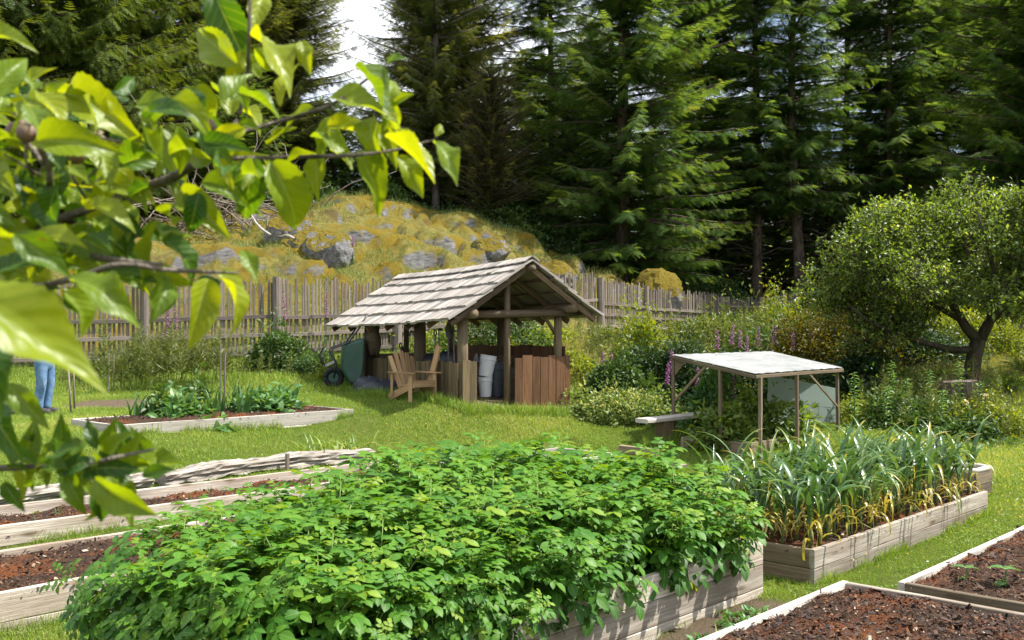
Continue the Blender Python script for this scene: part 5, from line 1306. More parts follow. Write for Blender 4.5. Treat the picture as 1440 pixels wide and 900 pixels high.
shrub('small red leaved plants at the end of the narrow soil bed', 540, 14.0, (.35, .25), .22, 260, 'shrubo', 710, LEAF2, .06, 'red_leaved_plant', 'plant', .2, .4, stems=0)
for k in range(9):
    q = bp(L1, 1.0+k*.42, .35+.4*(k % 2)); clump('sprouting onion shoots in the narrow soil bed', 0, 0, 5, .2, .008, 'iris', 720+k, 'seedling', 'onion_seedling', .03, (.1, .5), loc=Vector((q[0], q[1], .31)), rn=(.5, .1), group='onion seedlings in the narrow soil bed')

WL = ['feathery weeds at the right of the last near fence post', 'feathery weeds under the leaning trunk', 'tall weeds before the far picket fence', 'feathery weeds left of the amber bush', 'wispy weeds over the canopy sheet', 'wispy weeds between golden bush and fence', 'wispy weeds by the left canopy post', 'feathery weeds before the apple trunk', 'feathery weeds around the old stump', 'wispy weeds among the lily stems', 'tall weeds right of the amber bush', 'wispy weeds behind the bright fern', 'dry weeds on the bank beside the shed', 'dry weeds beneath the fence rail', 'weeds in front of the far fence end', 'feathery weeds far behind the canopy']
for k, (px, d, H, sp) in enumerate([(1035, 37.5, 1.5, .9), (1085, 40, 1.6, 1.0), (1060, 39, 1.5, .9), (1125, 28, 1.3, .7), (1060, 26, 1.2, .8), (940, 30, 1.2, .8), (955, 22, 1.1, .5), (1320, 19.5, .9, .5), (1375, 17.2, .8, .4), (1280, 17.5, .85, .5), (1215, 26, 1.3, .6), (1255, 19.2, .9, .4), (835, 24, .7, .6), (830, 29, .8, .7), (1110, 41, 1.6, .9), (990, 29.5, 1.2, .8)]):
    wispy(WL[k], px, d, 26, H, sp, 350+k, 'feathery weeds on the right hand slope')
fern('pale fern in front of the amber bush', 1180, 21.0, .8, 36, 7); fern('fern behind the middle of the canopy', 1090, 21.0, .85, 36, 8); fern('small fern beside the stump', 1325, 17.4, .5, 30, 9); fern('fern left of the lily stems', 1195, 18.6, .6, 30, 10)
# ------------------------------------------------------------------ conifers
fv = [(-.010, 0, 0), (.010, 0, 0), (0, 1, -.12)]; ft = [(0, 1, 2)]
for k in range(11):
    y = .02+k*.09; l = (.36*(1-.72*y)+.04)*(1 if k % 2 else .8)
    for s in (-1, 1):
        b = len(fv); z = -.12*y*y-.03*(k % 3); fv += [(0, y-.03, z), (0, y+.038, z), (s*l, y+l*.6, z-.2*l)]; ft += [(b, b+1, b+2) if s > 0 else (b, b+2, b+1)]
FROND = (np.array(fv, float), np.array(ft), np.zeros(len(fv)), np.zeros(len(fv)))
def conifer(seed, h, cb, R, gap=.42, per=6, droop=.35, tip=.18, fl=.75, shape=.8, hang=.3, el0=.12, dens=1.0, trunk_r=.3, lean=(0, 0), dead=0, low=1.0, bend=0.0, jag=.25, wid=.8):
    rr = np.random.default_rng(seed); cr = NB(); tr = NB()
    def axis(z): return np.array([lean[0]*z+bend*math.sin(z*.35+seed), lean[1]*z, z])
    zz = np.linspace(-.6, h, 22); tr.tube([axis(z) for z in zz], trunk_r*(1-np.clip(zz, 0, h)/h*.93)+.10*trunk_r*np.exp(-np.clip(zz, 0, 9)*2)*4, 10)
    z = cb; PO_, DI, UP, SZ, RN = [], [], [], [], []
    while z < h-.2:
        t = (z-cb)/(h-cb)
        for k in range(per):
            if rr.random() < .07: continue
            L = R*((1-t)**shape)*min(1, .55+low*t*6)*rr.uniform(1-jag, 1+jag*.6)+.15
            az = rr.uniform(0, 6.28); m_ = max(5, int(L/.19*dens)); s = np.linspace(.12, 1, m_); zb = z+rr.uniform(-.2, .2)
            hd = np.array([math.cos(az), math.sin(az), 0]); sd = np.array([-hd[1], hd[0], 0]); e0 = el0+.5*t+rr.normal(0, .06)
            zo = L*(e0*s-droop*(1-t*.7)*s**2+tip*s**4)
            pts = axis(zb)+hd*(L*s)[:, None]+np.c_[np.zeros(m_), np.zeros(m_), zo]
            sl = np.gradient(zo, L*s) if m_ > 2 else np.zeros(m_)
            tan = hd+np.c_[np.zeros(m_), np.zeros(m_), sl]
            tr.tube([axis(zb)]+[pts[i] for i in (m_//3, 2*m_//3, m_-1)], np.array([.05, .035, .02, .008])*(.4+L/4), 4)
            bc = rr.normal(0, .10)
            for sg in (-1, 1):
                a = rr.uniform(.7, 1.2, m_)
                d = tan*np.cos(a)[:, None]+sd*(sg*np.sin(a))[:, None]+np.c_[rr.normal(0, .15, (m_, 2)), -hang*rr.uniform(.2, 1.6, m_)]
                ln = fl*(1.12-.55*s)*rr.uniform(.6, 1.15, m_)*(.45+.55*min(1, L/2))
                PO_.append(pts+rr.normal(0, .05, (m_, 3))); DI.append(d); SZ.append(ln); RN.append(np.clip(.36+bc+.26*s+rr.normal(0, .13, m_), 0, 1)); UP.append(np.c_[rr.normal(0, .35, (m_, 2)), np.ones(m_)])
            PO_.append(pts[-1:]); DI.append(tan[-1:]+(0, 0, -.1)); SZ.append([fl*.8]); RN.append([.7]); UP.append([(0, 0, 1)])
        z += gap*rr.uniform(.7, 1.3)*(.75 if t > .5 else 1)
    sz = np.concatenate(SZ); cr.add(FROND, np.concatenate(PO_), frames(np.concatenate(DI), np.concatenate(UP)), np.c_[sz*wid, sz, sz], np.concatenate(RN))
    for k in range(dead):
        zb = rr.uniform(.8, cb+2.5); az = rr.uniform(0, 6.28); L = rr.uniform(.8, 2.6); p0 = axis(zb); hd = np.array([math.cos(az), math.sin(az), rr.uniform(-.3, .25)])
        p1 = p0+hd*L*.5+rr.normal(0, .08, 3); p2 = p0+hd*L+(0, 0, -.12*L); tr.tube([p0, p1, p2], [.03, .02, .006], 4)
        for q_ in range(4):
            f = rr.uniform(.3, 1); a = p0+(p2-p0)*f; tr.tube([a, a+rr.normal(0, .28, 3)+(0, 0, -.15)], [.010, .003], 3)
    return cr, tr
def cm(key, mat, bark='bark', **kw):
    cr, tr = conifer(**kw); return (cr.mesh(key+'_crown', M[mat]), tr.mesh(key+'_trunk', M[bark], True))
CV = {
 'spruce': cm('spruce', 'fir', seed=1, h=25, cb=.5, R=5.1, gap=.38, per=7, droop=.42, tip=.2, fl=.82, shape=.55, hang=.55, trunk_r=.34, dead=8, jag=.36, wid=1.15),
 'fir':    cm('fir', 'fir', seed=2, h=22, cb=.7, R=4.5, gap=.40, per=7, droop=.34, tip=.1, fl=.82, shape=.58, hang=.5, trunk_r=.22, dead=14, jag=.42, wid=1.15),
 'firb':   cm('firb', 'fir', seed=3, h=24, cb=4.4, R=4.1, gap=.48, per=6, droop=.36, tip=.12, fl=.80, shape=.45, hang=.55, trunk_r=.25, dead=36, jag=.5, bend=.08, wid=1.15),
 'olive':  cm('olive', 'firolive', 'barkg', seed=4, h=21, cb=2.4, R=4.6, gap=.40, per=7, droop=.26, tip=.14, fl=.78, shape=.48, hang=.45, trunk_r=.25, dead=26, jag=.45, wid=1.15),
 'cedar':  cm('cedar', 'cedar', seed=5, h=20, cb=.3, R=4.9, gap=.36, per=7, droop=.5, tip=.22, fl=.82, shape=.6, hang=1.0, trunk_r=.3, jag=.34, wid=1.0),
 'juniper': cm('juniper', 'junip', seed=6, h=6.4, cb=.3, R=2.1, gap=.18, per=8, droop=.15, tip=.1, fl=.42, shape=.45, hang=.2, el0=.35, trunk_r=.11, dens=1.0, jag=.2, wid=1.0),
 'lean':   cm('lean', 'fir', seed=8, h=23, cb=4.8, R=3.6, gap=.48, per=6, droop=.32, tip=.1, fl=.78, shape=.45, hang=.55, trunk_r=.29, dead=36, lean=(-.018, 0), jag=.55, bend=.14, wid=1.1),
 'sapling': cm('sapling', 'fir', seed=9, h=7, cb=.3, R=2.6, gap=.26, per=7, droop=.3, tip=.1, fl=.58, shape=.65, hang=.45, trunk_r=.06, jag=.35, wid=1.1),
}
PROTO = {}
def conif(kind, px, d, sc=1.0, rot=None, label='', name='conifer', group='conifers of the forest', sink=.0, x=None):
    xx = X(px, d) if x is None else x; z = G(xx, d)-sink; rot = random.uniform(0, 6.28) if rot is None else rot
    if kind not in PROTO:
        r = thing(name, label, 'tree', group=group); link('crown', CV[kind][0], r); link('trunk', CV[kind][1], r); PROTO[kind] = r
        r.location = (xx, d, z); r.rotation_euler = (0, 0, rot); r.scale = (sc,)*3 if not hasattr(sc, '__len__') else sc; return r
    r = dup(PROTO[kind], (xx, d, z), rot, sc, label); r.name = name; return r
random.seed(77)
conif('spruce', 876, 43.5, 1.0, .4, 'broad dark spruce with branches sweeping to the ground in the centre of the forest edge', 'spruce_tree')
conif('olive', 613, 44, (.74, .74, 1.02), 1.2, 'tall olive fir with a straight bare lower trunk left of the centre', 'fir_tree')
conif('lean', 1122, 46.5, 1.0, .0, 'slim dark fir with a long bare trunk leaning left, right of the centre', 'fir_tree')
conif('firb', 1064, 47.5, 1.0, 2.2, 'dark fir with a bare trunk standing just left of the leaning one', 'fir_tree')
conif('juniper', 690, 42, 1.0, .3, 'rounded olive juniper growing on the rocky hill', 'juniper_tree')
conif('cedar', 100, 37.5, 1.0, .3, 'bright drooping cedar at the upper left behind the apple leaves', 'cedar_tree')
conif('cedar', -20, 36, .9, 2.3, 'drooping cedar cut by the left edge of the picture', 'cedar_tree')
conif('cedar', 205, 41, .95, 4.3, 'yellowish cedar right of the bright drooping one', 'cedar_tree')
conif('firb', 258, 45, .95, 1.0, 'fir with a visible dark trunk between cedar and grey firs', 'fir_tree')
conif('olive', 335, 47, .95, 3.0, 'grey olive fir above the brush pile', 'fir_tree')
conif('olive', 402, 48, (.78, .78, .92), 4.6, 'grey olive fir at the left of the bright sky gap', 'fir_tree')
conif('firb', 775, 51, .95, 2.0, 'dark fir between olive fir and the broad spruce', 'fir_tree')
conif('fir', 985, 52, 1.05, 4.0, 'dense fir close behind the right side of the spruce', 'fir_tree')
conif('firb', 1190, 51, 1.0, 5.0, 'thin crowned fir above the left part of the apple tree', 'fir_tree')
conif('firb', 1250, 48.5, 1.0, .8, 'dark fir directly above the apple tree', 'fir_tree')
conif('fir', 1330, 51, 1.1, 2.9, 'tall dark fir above the right half of the apple tree', 'fir_tree')
conif('spruce', 1462, 41, .92, 3.1, 'very dark dense spruce at the right edge', 'spruce_tree')
conif('spruce', 1392, 53, .9, 1.5, 'dark spruce behind the one at the right edge', 'spruce_tree')
conif('olive', 590, 52, (.7, .7, .9), 5.2, 'olive fir close behind the left of the bare trunked one', 'fir_tree')
conif('olive', 655, 51, 1.0, 2.7, 'olive fir behind the rounded juniper', 'fir_tree')
conif('olive', 370, 53, .95, 3.9, 'grey olive fir behind the brush pile', 'fir_tree')
BLAB = 'dark conifer in the shade deep within the forest'
back = [(-120, 55), (-40, 52), (50, 56), (140, 50), (180, 60), (300, 58), (385, 57), (450, 62), (560, 60), (660, 56), (735, 57), (830, 58), (920, 61), (1020, 58), (1130, 60), (1215, 62), (1290, 60), (1400, 60), (1490, 52), (1560, 47), (1625, 40), (1680, 46),
        (80, 70), (260, 72), (350, 66), (600, 70), (690, 68), (780, 70), (870, 72), (960, 68), (1050, 70), (1100, 66), (1180, 72), (1250, 68), (1330, 72), (1460, 68), (-200, 48), (-280, 42)]
for k, (px, d) in enumerate(back):
    conif(['fir', 'spruce', 'olive', 'olive'][(k*7) % 4] if px < 560 else ['fir', 'spruce', 'firb', 'fir'][(k*7) % 4], px, d, random.uniform(.5, .72)*(.8 if 440 < px < 570 else 1)*(1.25 if px > 1330 or px < 200 else .85 if px > 840 else 1), None, BLAB, 'conifer')
for k, (px, d) in enumerate([(330, 41), (560, 46), (745, 45), (800, 44.5), (945, 46.5), (1010, 50), (1090, 52), (1165, 48), (1240, 44), (1320, 44), (1400, 44), (40, 41), (180, 44), (480, 47), (640, 49), (700, 50), (850, 50), (920, 52), (1060, 55), (1030, 54), (1100, 57), (1135, 53), (1180, 55), (740, 55), (790, 56), (560, 52), (600, 53), (520, 50), (980, 57)]):
    conif('sapling', px, d, random.uniform(.6, 1.05), None, 'young conifer in the undergrowth at the forest edge', 'sapling', 'young conifers of the undergrowth')
for k, (px, d, r, h, m_) in enumerate([(540, 41.5, 1.6, 1.1, 'shrub'), (600, 42.5, 1.4, .9, 'shrubd'), (760, 43, 1.8, 1.6, 'shrubd'), (720, 41.8, 1.3, 1.1, 'shrub'), (960, 44, 1.7, 1.3, 'shrubd'), (1015, 46, 1.6, 1.1, 'shrub'), (1040, 44.5, 1.0, .9, 'shrubd'), (1090, 44.5, 1.2, .9, 'shrubo'), (1150, 44.5, 1.6, 1.5, 'shrub'), (420, 41, 1.6, 1.2, 'shrub'), (800, 43.2, 1.2, 1.0, 'shrubd')]):
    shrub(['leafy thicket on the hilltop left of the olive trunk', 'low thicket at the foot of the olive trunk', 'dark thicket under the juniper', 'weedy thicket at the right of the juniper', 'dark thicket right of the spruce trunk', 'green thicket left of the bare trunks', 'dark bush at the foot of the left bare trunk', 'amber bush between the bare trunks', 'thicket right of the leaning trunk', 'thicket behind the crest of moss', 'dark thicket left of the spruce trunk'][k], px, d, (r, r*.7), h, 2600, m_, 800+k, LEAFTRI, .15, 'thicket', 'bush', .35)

# ------------------------------------------------------------------ apple tree on the right
ab = at(1366, 20.5); az_ = ab.z; AT = thing('apple_tree', 'spreading apple tree with a dense pale green crown at the right', 'tree', ab)
def Q(px, py, dd): return P(px, py, 20.5+dd)
tk = NB(); limbs = [([Q(1366, 545, 0), Q(1367, 520, 0), Q(1370, 500, 0), Q(1376, 478, 0)], [.20, .165, .155, .15]),
  ([Q(1370, 492, 0), Q(1340, 492, -.1), Q(1300, 482, -.3), Q(1250, 466, -.5), Q(1222, 452, -.6), Q(1195, 430, -.7)], [.085, .075, .06, .05, .04, .02]),
  ([Q(1376, 480, 0), Q(1360, 462, .1), Q(1345, 440, .2), Q(1325, 400, .3), Q(1300, 350, .4), Q(1280, 300, .4)], [.12, .10, .085, .06, .045, .02]),
  ([Q(1376, 482, 0), Q(1390, 455, 0), Q(1402, 430, -.1), Q(1420, 390, -.3), Q(1440, 340, -.4), Q(1450, 280, -.5)], [.12, .105, .09, .07, .05, .02]),
  ([Q(1398, 438, 0), Q(1372, 400, .6), Q(1360, 350, .9), Q(1370, 300, 1.1), Q(1380, 265, 1.2)], [.07, .055, .045, .03, .015]),
  ([Q(1395, 448, 0), Q(1440, 425, .4), Q(1480, 400, .5), Q(1530, 370, .6)], [.075, .06, .045, .02]),
  ([Q(1350, 450, .2), Q(1300, 420, -.6), Q(1240, 385, -1.2), Q(1190, 350, -1.3)], [.06, .05, .035, .015]),
  ([Q(1405, 425, 0), Q(1400, 390, -1.0), Q(1390, 350, -1.5), Q(1375, 300, -1.6)], [.06, .05, .035, .015])]
for p, r in limbs: tk.tube(p, r, 9)
rr = np.random.default_rng(31); n = 0; TP, TD = [], []
lob = []
for px in range(1182, 1570, 36):
    tp_ = np.interp(px, [1140, 1180, 1220, 1260, 1300, 1340, 1365, 1400, 1440, 1500, 1570], [335, 315, 292, 282, 268, 268, 250, 262, 252, 262, 300]); bt_ = np.interp(px, [1150, 1200, 1250, 1300, 1340, 1400, 1560], [438, 478, 474, 450, 425, 432, 440])
    y_ = tp_+rr.uniform(28, 44)
    while y_ < bt_:
        for q_ in range(2):
            if rr.random() < .16: continue
            r_ = rr.uniform(.42, .66); dm = 1.7*math.sqrt(max(.1, 1-((px-1370)/240)**2)); lob.append((Q(px+rr.normal(0, 12), y_+rr.normal(0, 8), rr.uniform(-dm, dm)), r_*1.15, r_*1.1, r_*.8))
        y_ += rr.uniform(36, 52)
tw = NB(); LP, LD, LU, LS, LR = [], [], [], [], []
for c_, rx, ry, rz in lob:
    for k in range(int(95*rr.uniform(.6, 1.3))):
        v = nrm(rr.normal(0, 1, 3)); v[2] = v[2] if v[2] > -.6 else -v[2]; e = np.array(tuple(c_))+v*np.array([rx, ry, rz])*rr.uniform(.2, 1.15)**.6
        L = rr.uniform(.25, .6)*(1.7 if v[2] > .75 and rr.random() < .35 else 1); d = nrm(v*(.8, .8, .5)+(0, 0, .55)+rr.normal(0, .35, 3))
        b = e-d*L*.6; p1 = b+d*L*.5; p2 = b+d*L+(0, 0, -.03)
        tw.tube([b, p1, p2], [.010, .007, .003], 3); m_ = int(rr.integers(7, 12)); f = rr.uniform(.05, 1.05, m_); pos = b+(p2-b)*f[:, None]
        LP.append(pos); LD.append(d*.35+nrm(rr.normal(0, 1, (m_, 3)))+(0, 0, -.05)); LU.append(rr.normal(0, .5, (m_, 3))+(0, 0, .9)); LS.append(rr.uniform(.06, .115, m_)); LR.append(np.clip(.5+.12*math.sin(c_.x*5+c_.z*4)+rr.normal(0, .07)+rr.normal(0, .17, m_), 0, 1))
nb = NB(); nb.add(LEAF2, np.concatenate(LP), frames(np.concatenate(LD), np.concatenate(LU)), np.concatenate(LS), np.concatenate(LR))
nb.build('crown', M['apple'], AT); tw.build('twigs', M['appleb'], AT); tk.build('trunk', M['appleb'], AT, smooth=True)

# ------------------------------------------------------------------ near apple branch (hangs in from the left)
def fg_tpl(bend, fold, twist, wave, seed, w=.56):
    rr = np.random.default_rng(seed); n = 26; cs = (-1, -.62, -.3, 0, .3, .62, 1); V, U, W = [], [], []
    for i in range(n+1):
        t = i/n; k = (math.sin(math.pi*t**.80))**.85*(1-.42*max(0, t-.55)/.45) if 0 < t < 1 else .0
        ser = 1+(.05 if i % 2 else -.035)*(1 if .05 < t < .97 else 0)
        ang = bend*t; y = math.sin(ang)/bend if abs(bend) > 1e-3 else t; z0 = -(1-math.cos(ang))/bend if abs(bend) > 1e-3 else 0
        for c in cs:
            x = c*w*.5*k*(ser if abs(c) == 1 else 1); zf = fold*abs(x)*1.5-fold*.9*x*x+wave*math.sin(t*9+c*1.5+seed)*abs(c)*.05*k
            tw_ = twist*(t-.2); V.append((x*math.cos(tw_)-zf*math.sin(tw_), y, z0+x*math.sin(tw_)+zf*math.cos(tw_))); U.append(t); W.append(c)
    m_ = len(cs); T = []
    for i in range(n):
        for j in range(m_-1): a = i*m_+j; T += [(a, a+1, a+m_+1), (a, a+m_+1, a+m_)]
    ln = np.linalg.norm(np.array(V)[-4]); V = np.array(V)/max(ln, .2)
    # stalk
    return V, np.array(T), np.array(U), np.array(W, float)
FG = [fg_tpl(b, f, tw_, wv, s, w) for s, (b, f, tw_, wv, w) in enumerate([(.6, .5, .3, 1.2, .45), (1.2, .7, -.4, 1.6, .41), (.5, .8, .6, 1.2, .41), (1.7, .6, .3, 1.4, .44), (1.0, .45, -.6, 1.9, .47), (.35, .45, .2, 1.2, .38)])]
bc = thing('apple_branch', 'close up leafy apple branch with yellow green leaves hanging in from the left', 'branch', (-.75, 1.05, 2.25))
fl = NB(); fs_ = NB(); rr = np.random.default_rng(17)
def fleaf(bx, by, tx, ty, d, v=None, r=None, nrm_=None, dd=None):
    b = P(bx, by, d); t_ = P(tx, ty, d+(rr.uniform(-.035, .02) if dd is None else dd)); k = rr.integers(0, 6) if v is None else v
    nv = np.array([rr.normal(.15, .45), rr.normal(-.7, .3), rr.normal(.6, .4)]) if nrm_ is None else np.array(nrm_)
    dr = np.array([tuple(t_-b)]); L = np.linalg.norm(dr)
    fl.add(FG[k], [tuple(b)], frames(dr, nv[None]), L, np.clip(rr.normal(.68, .22) if r is None else r, 0, 1))
KEY = [(335, 92, 258, 30, 1.0), (300, -12, 347, 98, 1.02), (352, 50, 437, 90, .98), (372, -10, 352, 42, 1.05), (345, 72, 322, 118, 1.03), (395, 150, 412, 80, 1.05), (322, 112, 362, 150, 1.0), (278, 118, 306, 166, 1.02), (190, 150, 252, 142, 1.05), (50, 200, 162, 190, .82),
 (92, 130, 186, 166, .95), (-15, 55, 40, 36, .9), (30, 122, 74, 88, .9), (-20, 140, 40, 62, .85), (498, 92, 584, 155, 1.0), (463, 138, 556, 146, .98), (522, 150, 580, 184, 1.0), (458, 178, 534, 184, 1.02), (541, 192, 624, 236, .98), (610, 200, 657, 234, 1.0), (613, 192, 624, 168, 1.02), (548, 90, 553, 70, 1.02), (498, 214, 566, 293, 1.0), (558, 220, 606, 266, 1.0), (436, 192, 503, 196, 1.04), (455, 200, 448, 240, 1.04), (424, 58, 437, 94, .98), (380, 226, 444, 333, .96), (356, 222, 340, 312, .98), (254, 268, 313, 330, .94), (228, 338, 304, 378, .9), (342, 352, 362, 392, .93), (303, 384, 381, 446, .88), (292, 392, 268, 488, .92), (98, 392, 202, 418, .8), (170, 205, 228, 180, .95), (385, 100, 352, 60, 1.05), (366, 110, 330, 70, 1.05), (440, 150, 395, 175, 1.02), (470, 165, 440, 215, 1.05), (345, 180, 290, 200, 1.0), (300, 225, 240, 215, .95)]
for k_ in KEY: fleaf(*k_)
# leaves in the darkest green and the blurred ones very close to the lens
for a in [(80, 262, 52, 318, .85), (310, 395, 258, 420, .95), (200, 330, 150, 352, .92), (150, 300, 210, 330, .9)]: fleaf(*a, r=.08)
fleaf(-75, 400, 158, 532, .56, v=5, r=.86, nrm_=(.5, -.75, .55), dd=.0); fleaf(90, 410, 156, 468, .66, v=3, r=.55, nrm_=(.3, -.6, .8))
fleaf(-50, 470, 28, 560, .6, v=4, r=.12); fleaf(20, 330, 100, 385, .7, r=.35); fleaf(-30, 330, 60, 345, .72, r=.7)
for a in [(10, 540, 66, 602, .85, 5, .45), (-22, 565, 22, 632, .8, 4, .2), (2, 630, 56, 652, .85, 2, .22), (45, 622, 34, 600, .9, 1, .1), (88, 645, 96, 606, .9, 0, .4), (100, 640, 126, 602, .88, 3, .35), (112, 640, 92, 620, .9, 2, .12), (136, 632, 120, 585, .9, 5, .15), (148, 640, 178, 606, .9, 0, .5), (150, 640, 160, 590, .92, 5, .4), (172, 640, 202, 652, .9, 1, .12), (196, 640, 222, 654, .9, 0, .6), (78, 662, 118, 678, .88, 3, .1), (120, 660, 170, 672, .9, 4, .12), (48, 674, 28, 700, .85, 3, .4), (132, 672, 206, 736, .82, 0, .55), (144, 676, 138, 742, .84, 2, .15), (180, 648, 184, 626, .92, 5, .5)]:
    fleaf(*a[:5], v=a[5], r=a[6])
# random leaves filling in around the twigs
TW = [([(-110, 720), (-75, 660), (-85, 420), (-80, 350), (-90, 180)], (.02, .02, .018, .017, .012), .92), ([(-80, 352), (20, 326), (60, 316), (132, 292)], (.017, .014, .011, .006), .92), ([(30, 322), (55, 296), (70, 262), (60, 200), (20, 160)], (.010, .008, .006, .004, .003), .9), ([(58, 318), (100, 345), (140, 362), (230, 372)], (.010, .008, .006, .003), .9),
      ([(128, 294), (180, 268), (235, 253), (286, 223), (320, 195), (345, 130), (350, 60), (352, -20)], (.007, .008, .009, .008, .006, .005, .004, .003), 1.0), ([(286, 223), (380, 222), (450, 220), (500, 218), (560, 210), (612, 196)], (.006, .005, .0045, .004, .003, .002), 1.0),
      ([(322, 190), (390, 172), (430, 160), (470, 145), (520, 108), (550, 84)], (.005, .0045, .004, .0035, .003, .002), 1.0), ([(-76, 662), (60, 656), (120, 655), (160, 644), (215, 632)], (.006, .0055, .005, .004, .002), .88), ([(-85, 420), (40, 405), (110, 390), (170, 372), (240, 380), (335, 384)], (.007, .006, .005, .005, .004, .002), .85),
      ([(60, 200), (110, 190), (170, 200)], (.004, .003, .002), .9), ([(-90, 180), (20, 190), (60, 230)], (.006, .005, .004), .88)]
for pts, rad, d in TW:
    C3 = [P(px, py, d+.03*math.sin(i*1.7)) for i, (px, py) in enumerate(pts)]
    path = []; rd = []
    for i in range(len(C3)-1):
        p0, p1, p2, p3 = C3[max(i-1, 0)], C3[i], C3[i+1], C3[min(i+2, len(C3)-1)]
        for k in range(5):
            t_ = k/5; path.append(.5*((2*p1)+(p2-p0)*t_+(2*p0-5*p1+4*p2-p3)*t_*t_+(3*p1-p0-3*p2+p3)*t_**3)); rd.append(rad[i]*(1-t_)+rad[i+1]*t_)
    path.append(C3[-1]); rd.append(rad[-1]); fs_.tube(path, np.array(rd)*.5*rr.uniform(.88, 1.12, len(rd)), 8)
N0 = 0
while N0 < 250:
    x_, y_ = rr.uniform(-60, 345), rr.uniform(95, 430)
    if (x_ > 240 and y_ > 300) or (x_ > 120 and y_ > 395) or (y_ < 130 and x_ > 60): continue
    if rr.random() < (.35 if x_ > 180 else 0): continue
    L = rr.uniform(30, 72); a = rr.normal(.2, 1.1); d = rr.uniform(.85, 1.12)
    fleaf(x_, y_, x_+math.cos(a)*L, y_+math.sin(a)*L, d, r=np.clip(rr.normal(.5, .28), 0, 1), nrm_=(rr.normal(.1, .5), rr.normal(-.6, .45), rr.normal(.6, .35))); N0 += 1
for k in range(46):
    x_ = rr.uniform(-30, 205); y_ = 657-.11*max(0, x_-110)+rr.normal(0, 14); a = rr.normal(0, 1.5); L = rr.uniform(26, 58); fleaf(x_, y_, x_+math.cos(a)*L, y_+math.sin(a)*L*1.1, rr.uniform(.84, .96), r=np.clip(rr.normal(.45, .24), 0, 1))
for k in range(16):
    x_ = rr.uniform(330, 560); y_ = 222-.18*(x_-330)*rr.uniform(0, 2.3)+rr.normal(0, 10); a = rr.normal(.3, 1.2); L = rr.uniform(30, 60); fleaf(x_, y_, x_+math.cos(a)*L, y_+math.sin(a)*L, rr.uniform(1.0, 1.1))
fl.build('foliage', M['fgleaf'], bc, smooth=True)
for px, py, d in [(38, 188, .88), (22, 186, .9), (107, 218, .9), (135, 200, .95), (293, 180, 1.0), (66, 214, .92)]:
    p = P(px, py, d); q = MB(); R_ = Matrix.Rotation(rr.uniform(-.6, .6), 3, 'Y')
    q.lathe([(0, -.0075), (.004, -.0072), (.0075, -.004), (.0088, .001), (.0075, .006), (.0045, .0085), (.002, .0085), (.003, .012), (.0, .010)], p, 14, R=R_); q.build('young_apple', M['fruit'], bc, smooth=True)
    fs_.tube([p-Vector((0, 0, .007)), p+Vector((rr.uniform(-.01, .01), 0, -.02)), p+Vector((rr.uniform(-.03, .03), .01, -.038))], [.0012, .0012, .0015], 5)
fs_.build('wood', M['barkg'], bc, smooth=True)

# ------------------------------------------------------------------ grass
def in_foot(x, y):
    m_ = np.zeros(len(x), bool)
    for o, L, W in FOOT:
        s = (x-o[0])*E2[0]+(y-o[1])*E2[1]; t_ = ((x-o[0])*N2[0]+(y-o[1])*N2[1])*(1 if W > 0 else -1)
        m_ |= (s > 0.01) & (s < L-.01) & (t_ > 0.01) & (t_ < abs(W)-.01)
    return m_
BL5 = (np.array([[-.5, 0, 0], [.5, 0, 0], [-.38, .55, -.06], [.38, .55, -.06], [0, 1, -.28]]), np.array([[0, 1, 3], [0, 3, 2], [2, 3, 4]]), np.array([0, 0, .5, .5, 1.]), np.zeros(5))
def grass(nb, n, y0, y1, hmin, hmax, w, seed, dens=None, lean=.5, col=.45, cv=.18, pa=.15):
    rr = np.random.default_rng(seed); y = np.sqrt(rr.uniform(y0**2, y1**2, n)); x = rr.uniform(-.62, .62, n)*y
    k = ~in_foot(x, y) & (rr.uniform(0, 1, n) > bareness(x, y)*1.05)
    if dens is not None: k &= rr.uniform(0, 1, n) < dens(x, y)
    x, y = x[k], y[k]; n = len(x); z = Gv(x, y); pt = fbm(x, y, 1.1, 41); pt2 = fbm(x, y, 4, 42)
    h = rr.uniform(hmin, hmax, n)*(1+.35*pt+.25*pt2); h = np.clip(h, hmin*.4, None)
    d = np.c_[rr.normal(0, lean, (n, 2)), np.ones(n)]; u = np.c_[rr.normal(0, 1, (n, 2)), rr.normal(0, .2, n)]
    nb.add(BL5, np.c_[x, y, z-.005], frames(d, u), np.c_[w*rr.uniform(.6, 1.3, n), h, h], np.clip(col+pa*pt+.08*pt2+rr.normal(0, cv, n), 0, 1))
notb = lambda x, y: (behind(x, y) < .3).astype(float)
nb = NB()
grass(nb, 300000, 5.2, 12, .022, .06, .0042, 1, notb, .6, .45, .18, .26)
grass(nb, 360000, 12, 19, .028, .075, .0062, 2, notb, .6, .5, .18, .26)
grass(nb, 120000, 19, 27, .07, .17, .010, 3, lambda x, y: notb(x, y)*(1-sstep(-1, 2.5, x)*(1-sstep(7, 10, x))*.9), .5)
tag(nb.build('lawn_grass', M['grass']), kind='stuff')
nb = NB()
dz = lambda x, y: notb(x, y)*sstep(18.0, 22, y+fbm(x, y, .7, 9)*2)*sstep(-1.5, 1.5, x)
grass(nb, 230000, 18, 40, .12, .36, .010, 4, dz, .45, .55)
tag(nb.build('tall_dry_grass', M['dry']), kind='stuff')
nb = NB()
def steepness(x, y):
    e_ = .12; z0 = Gv(x, y); return np.hypot(Gv(x+e_, y)-z0, Gv(x, y+e_)-z0)/e_
hp = lambda x, y: (1-sstep(.85, 1.2, steepness(x, y)))*(behind(x, y) > -.3)*np.clip(.35+1.5*fbm(x, y, .7, 50), 0.03, 1)*(1-sstep(44, 50, y))
grass(nb, 260000, 22, 50, .10, .34, .014, 5, hp, .55, .36, .2, .4)
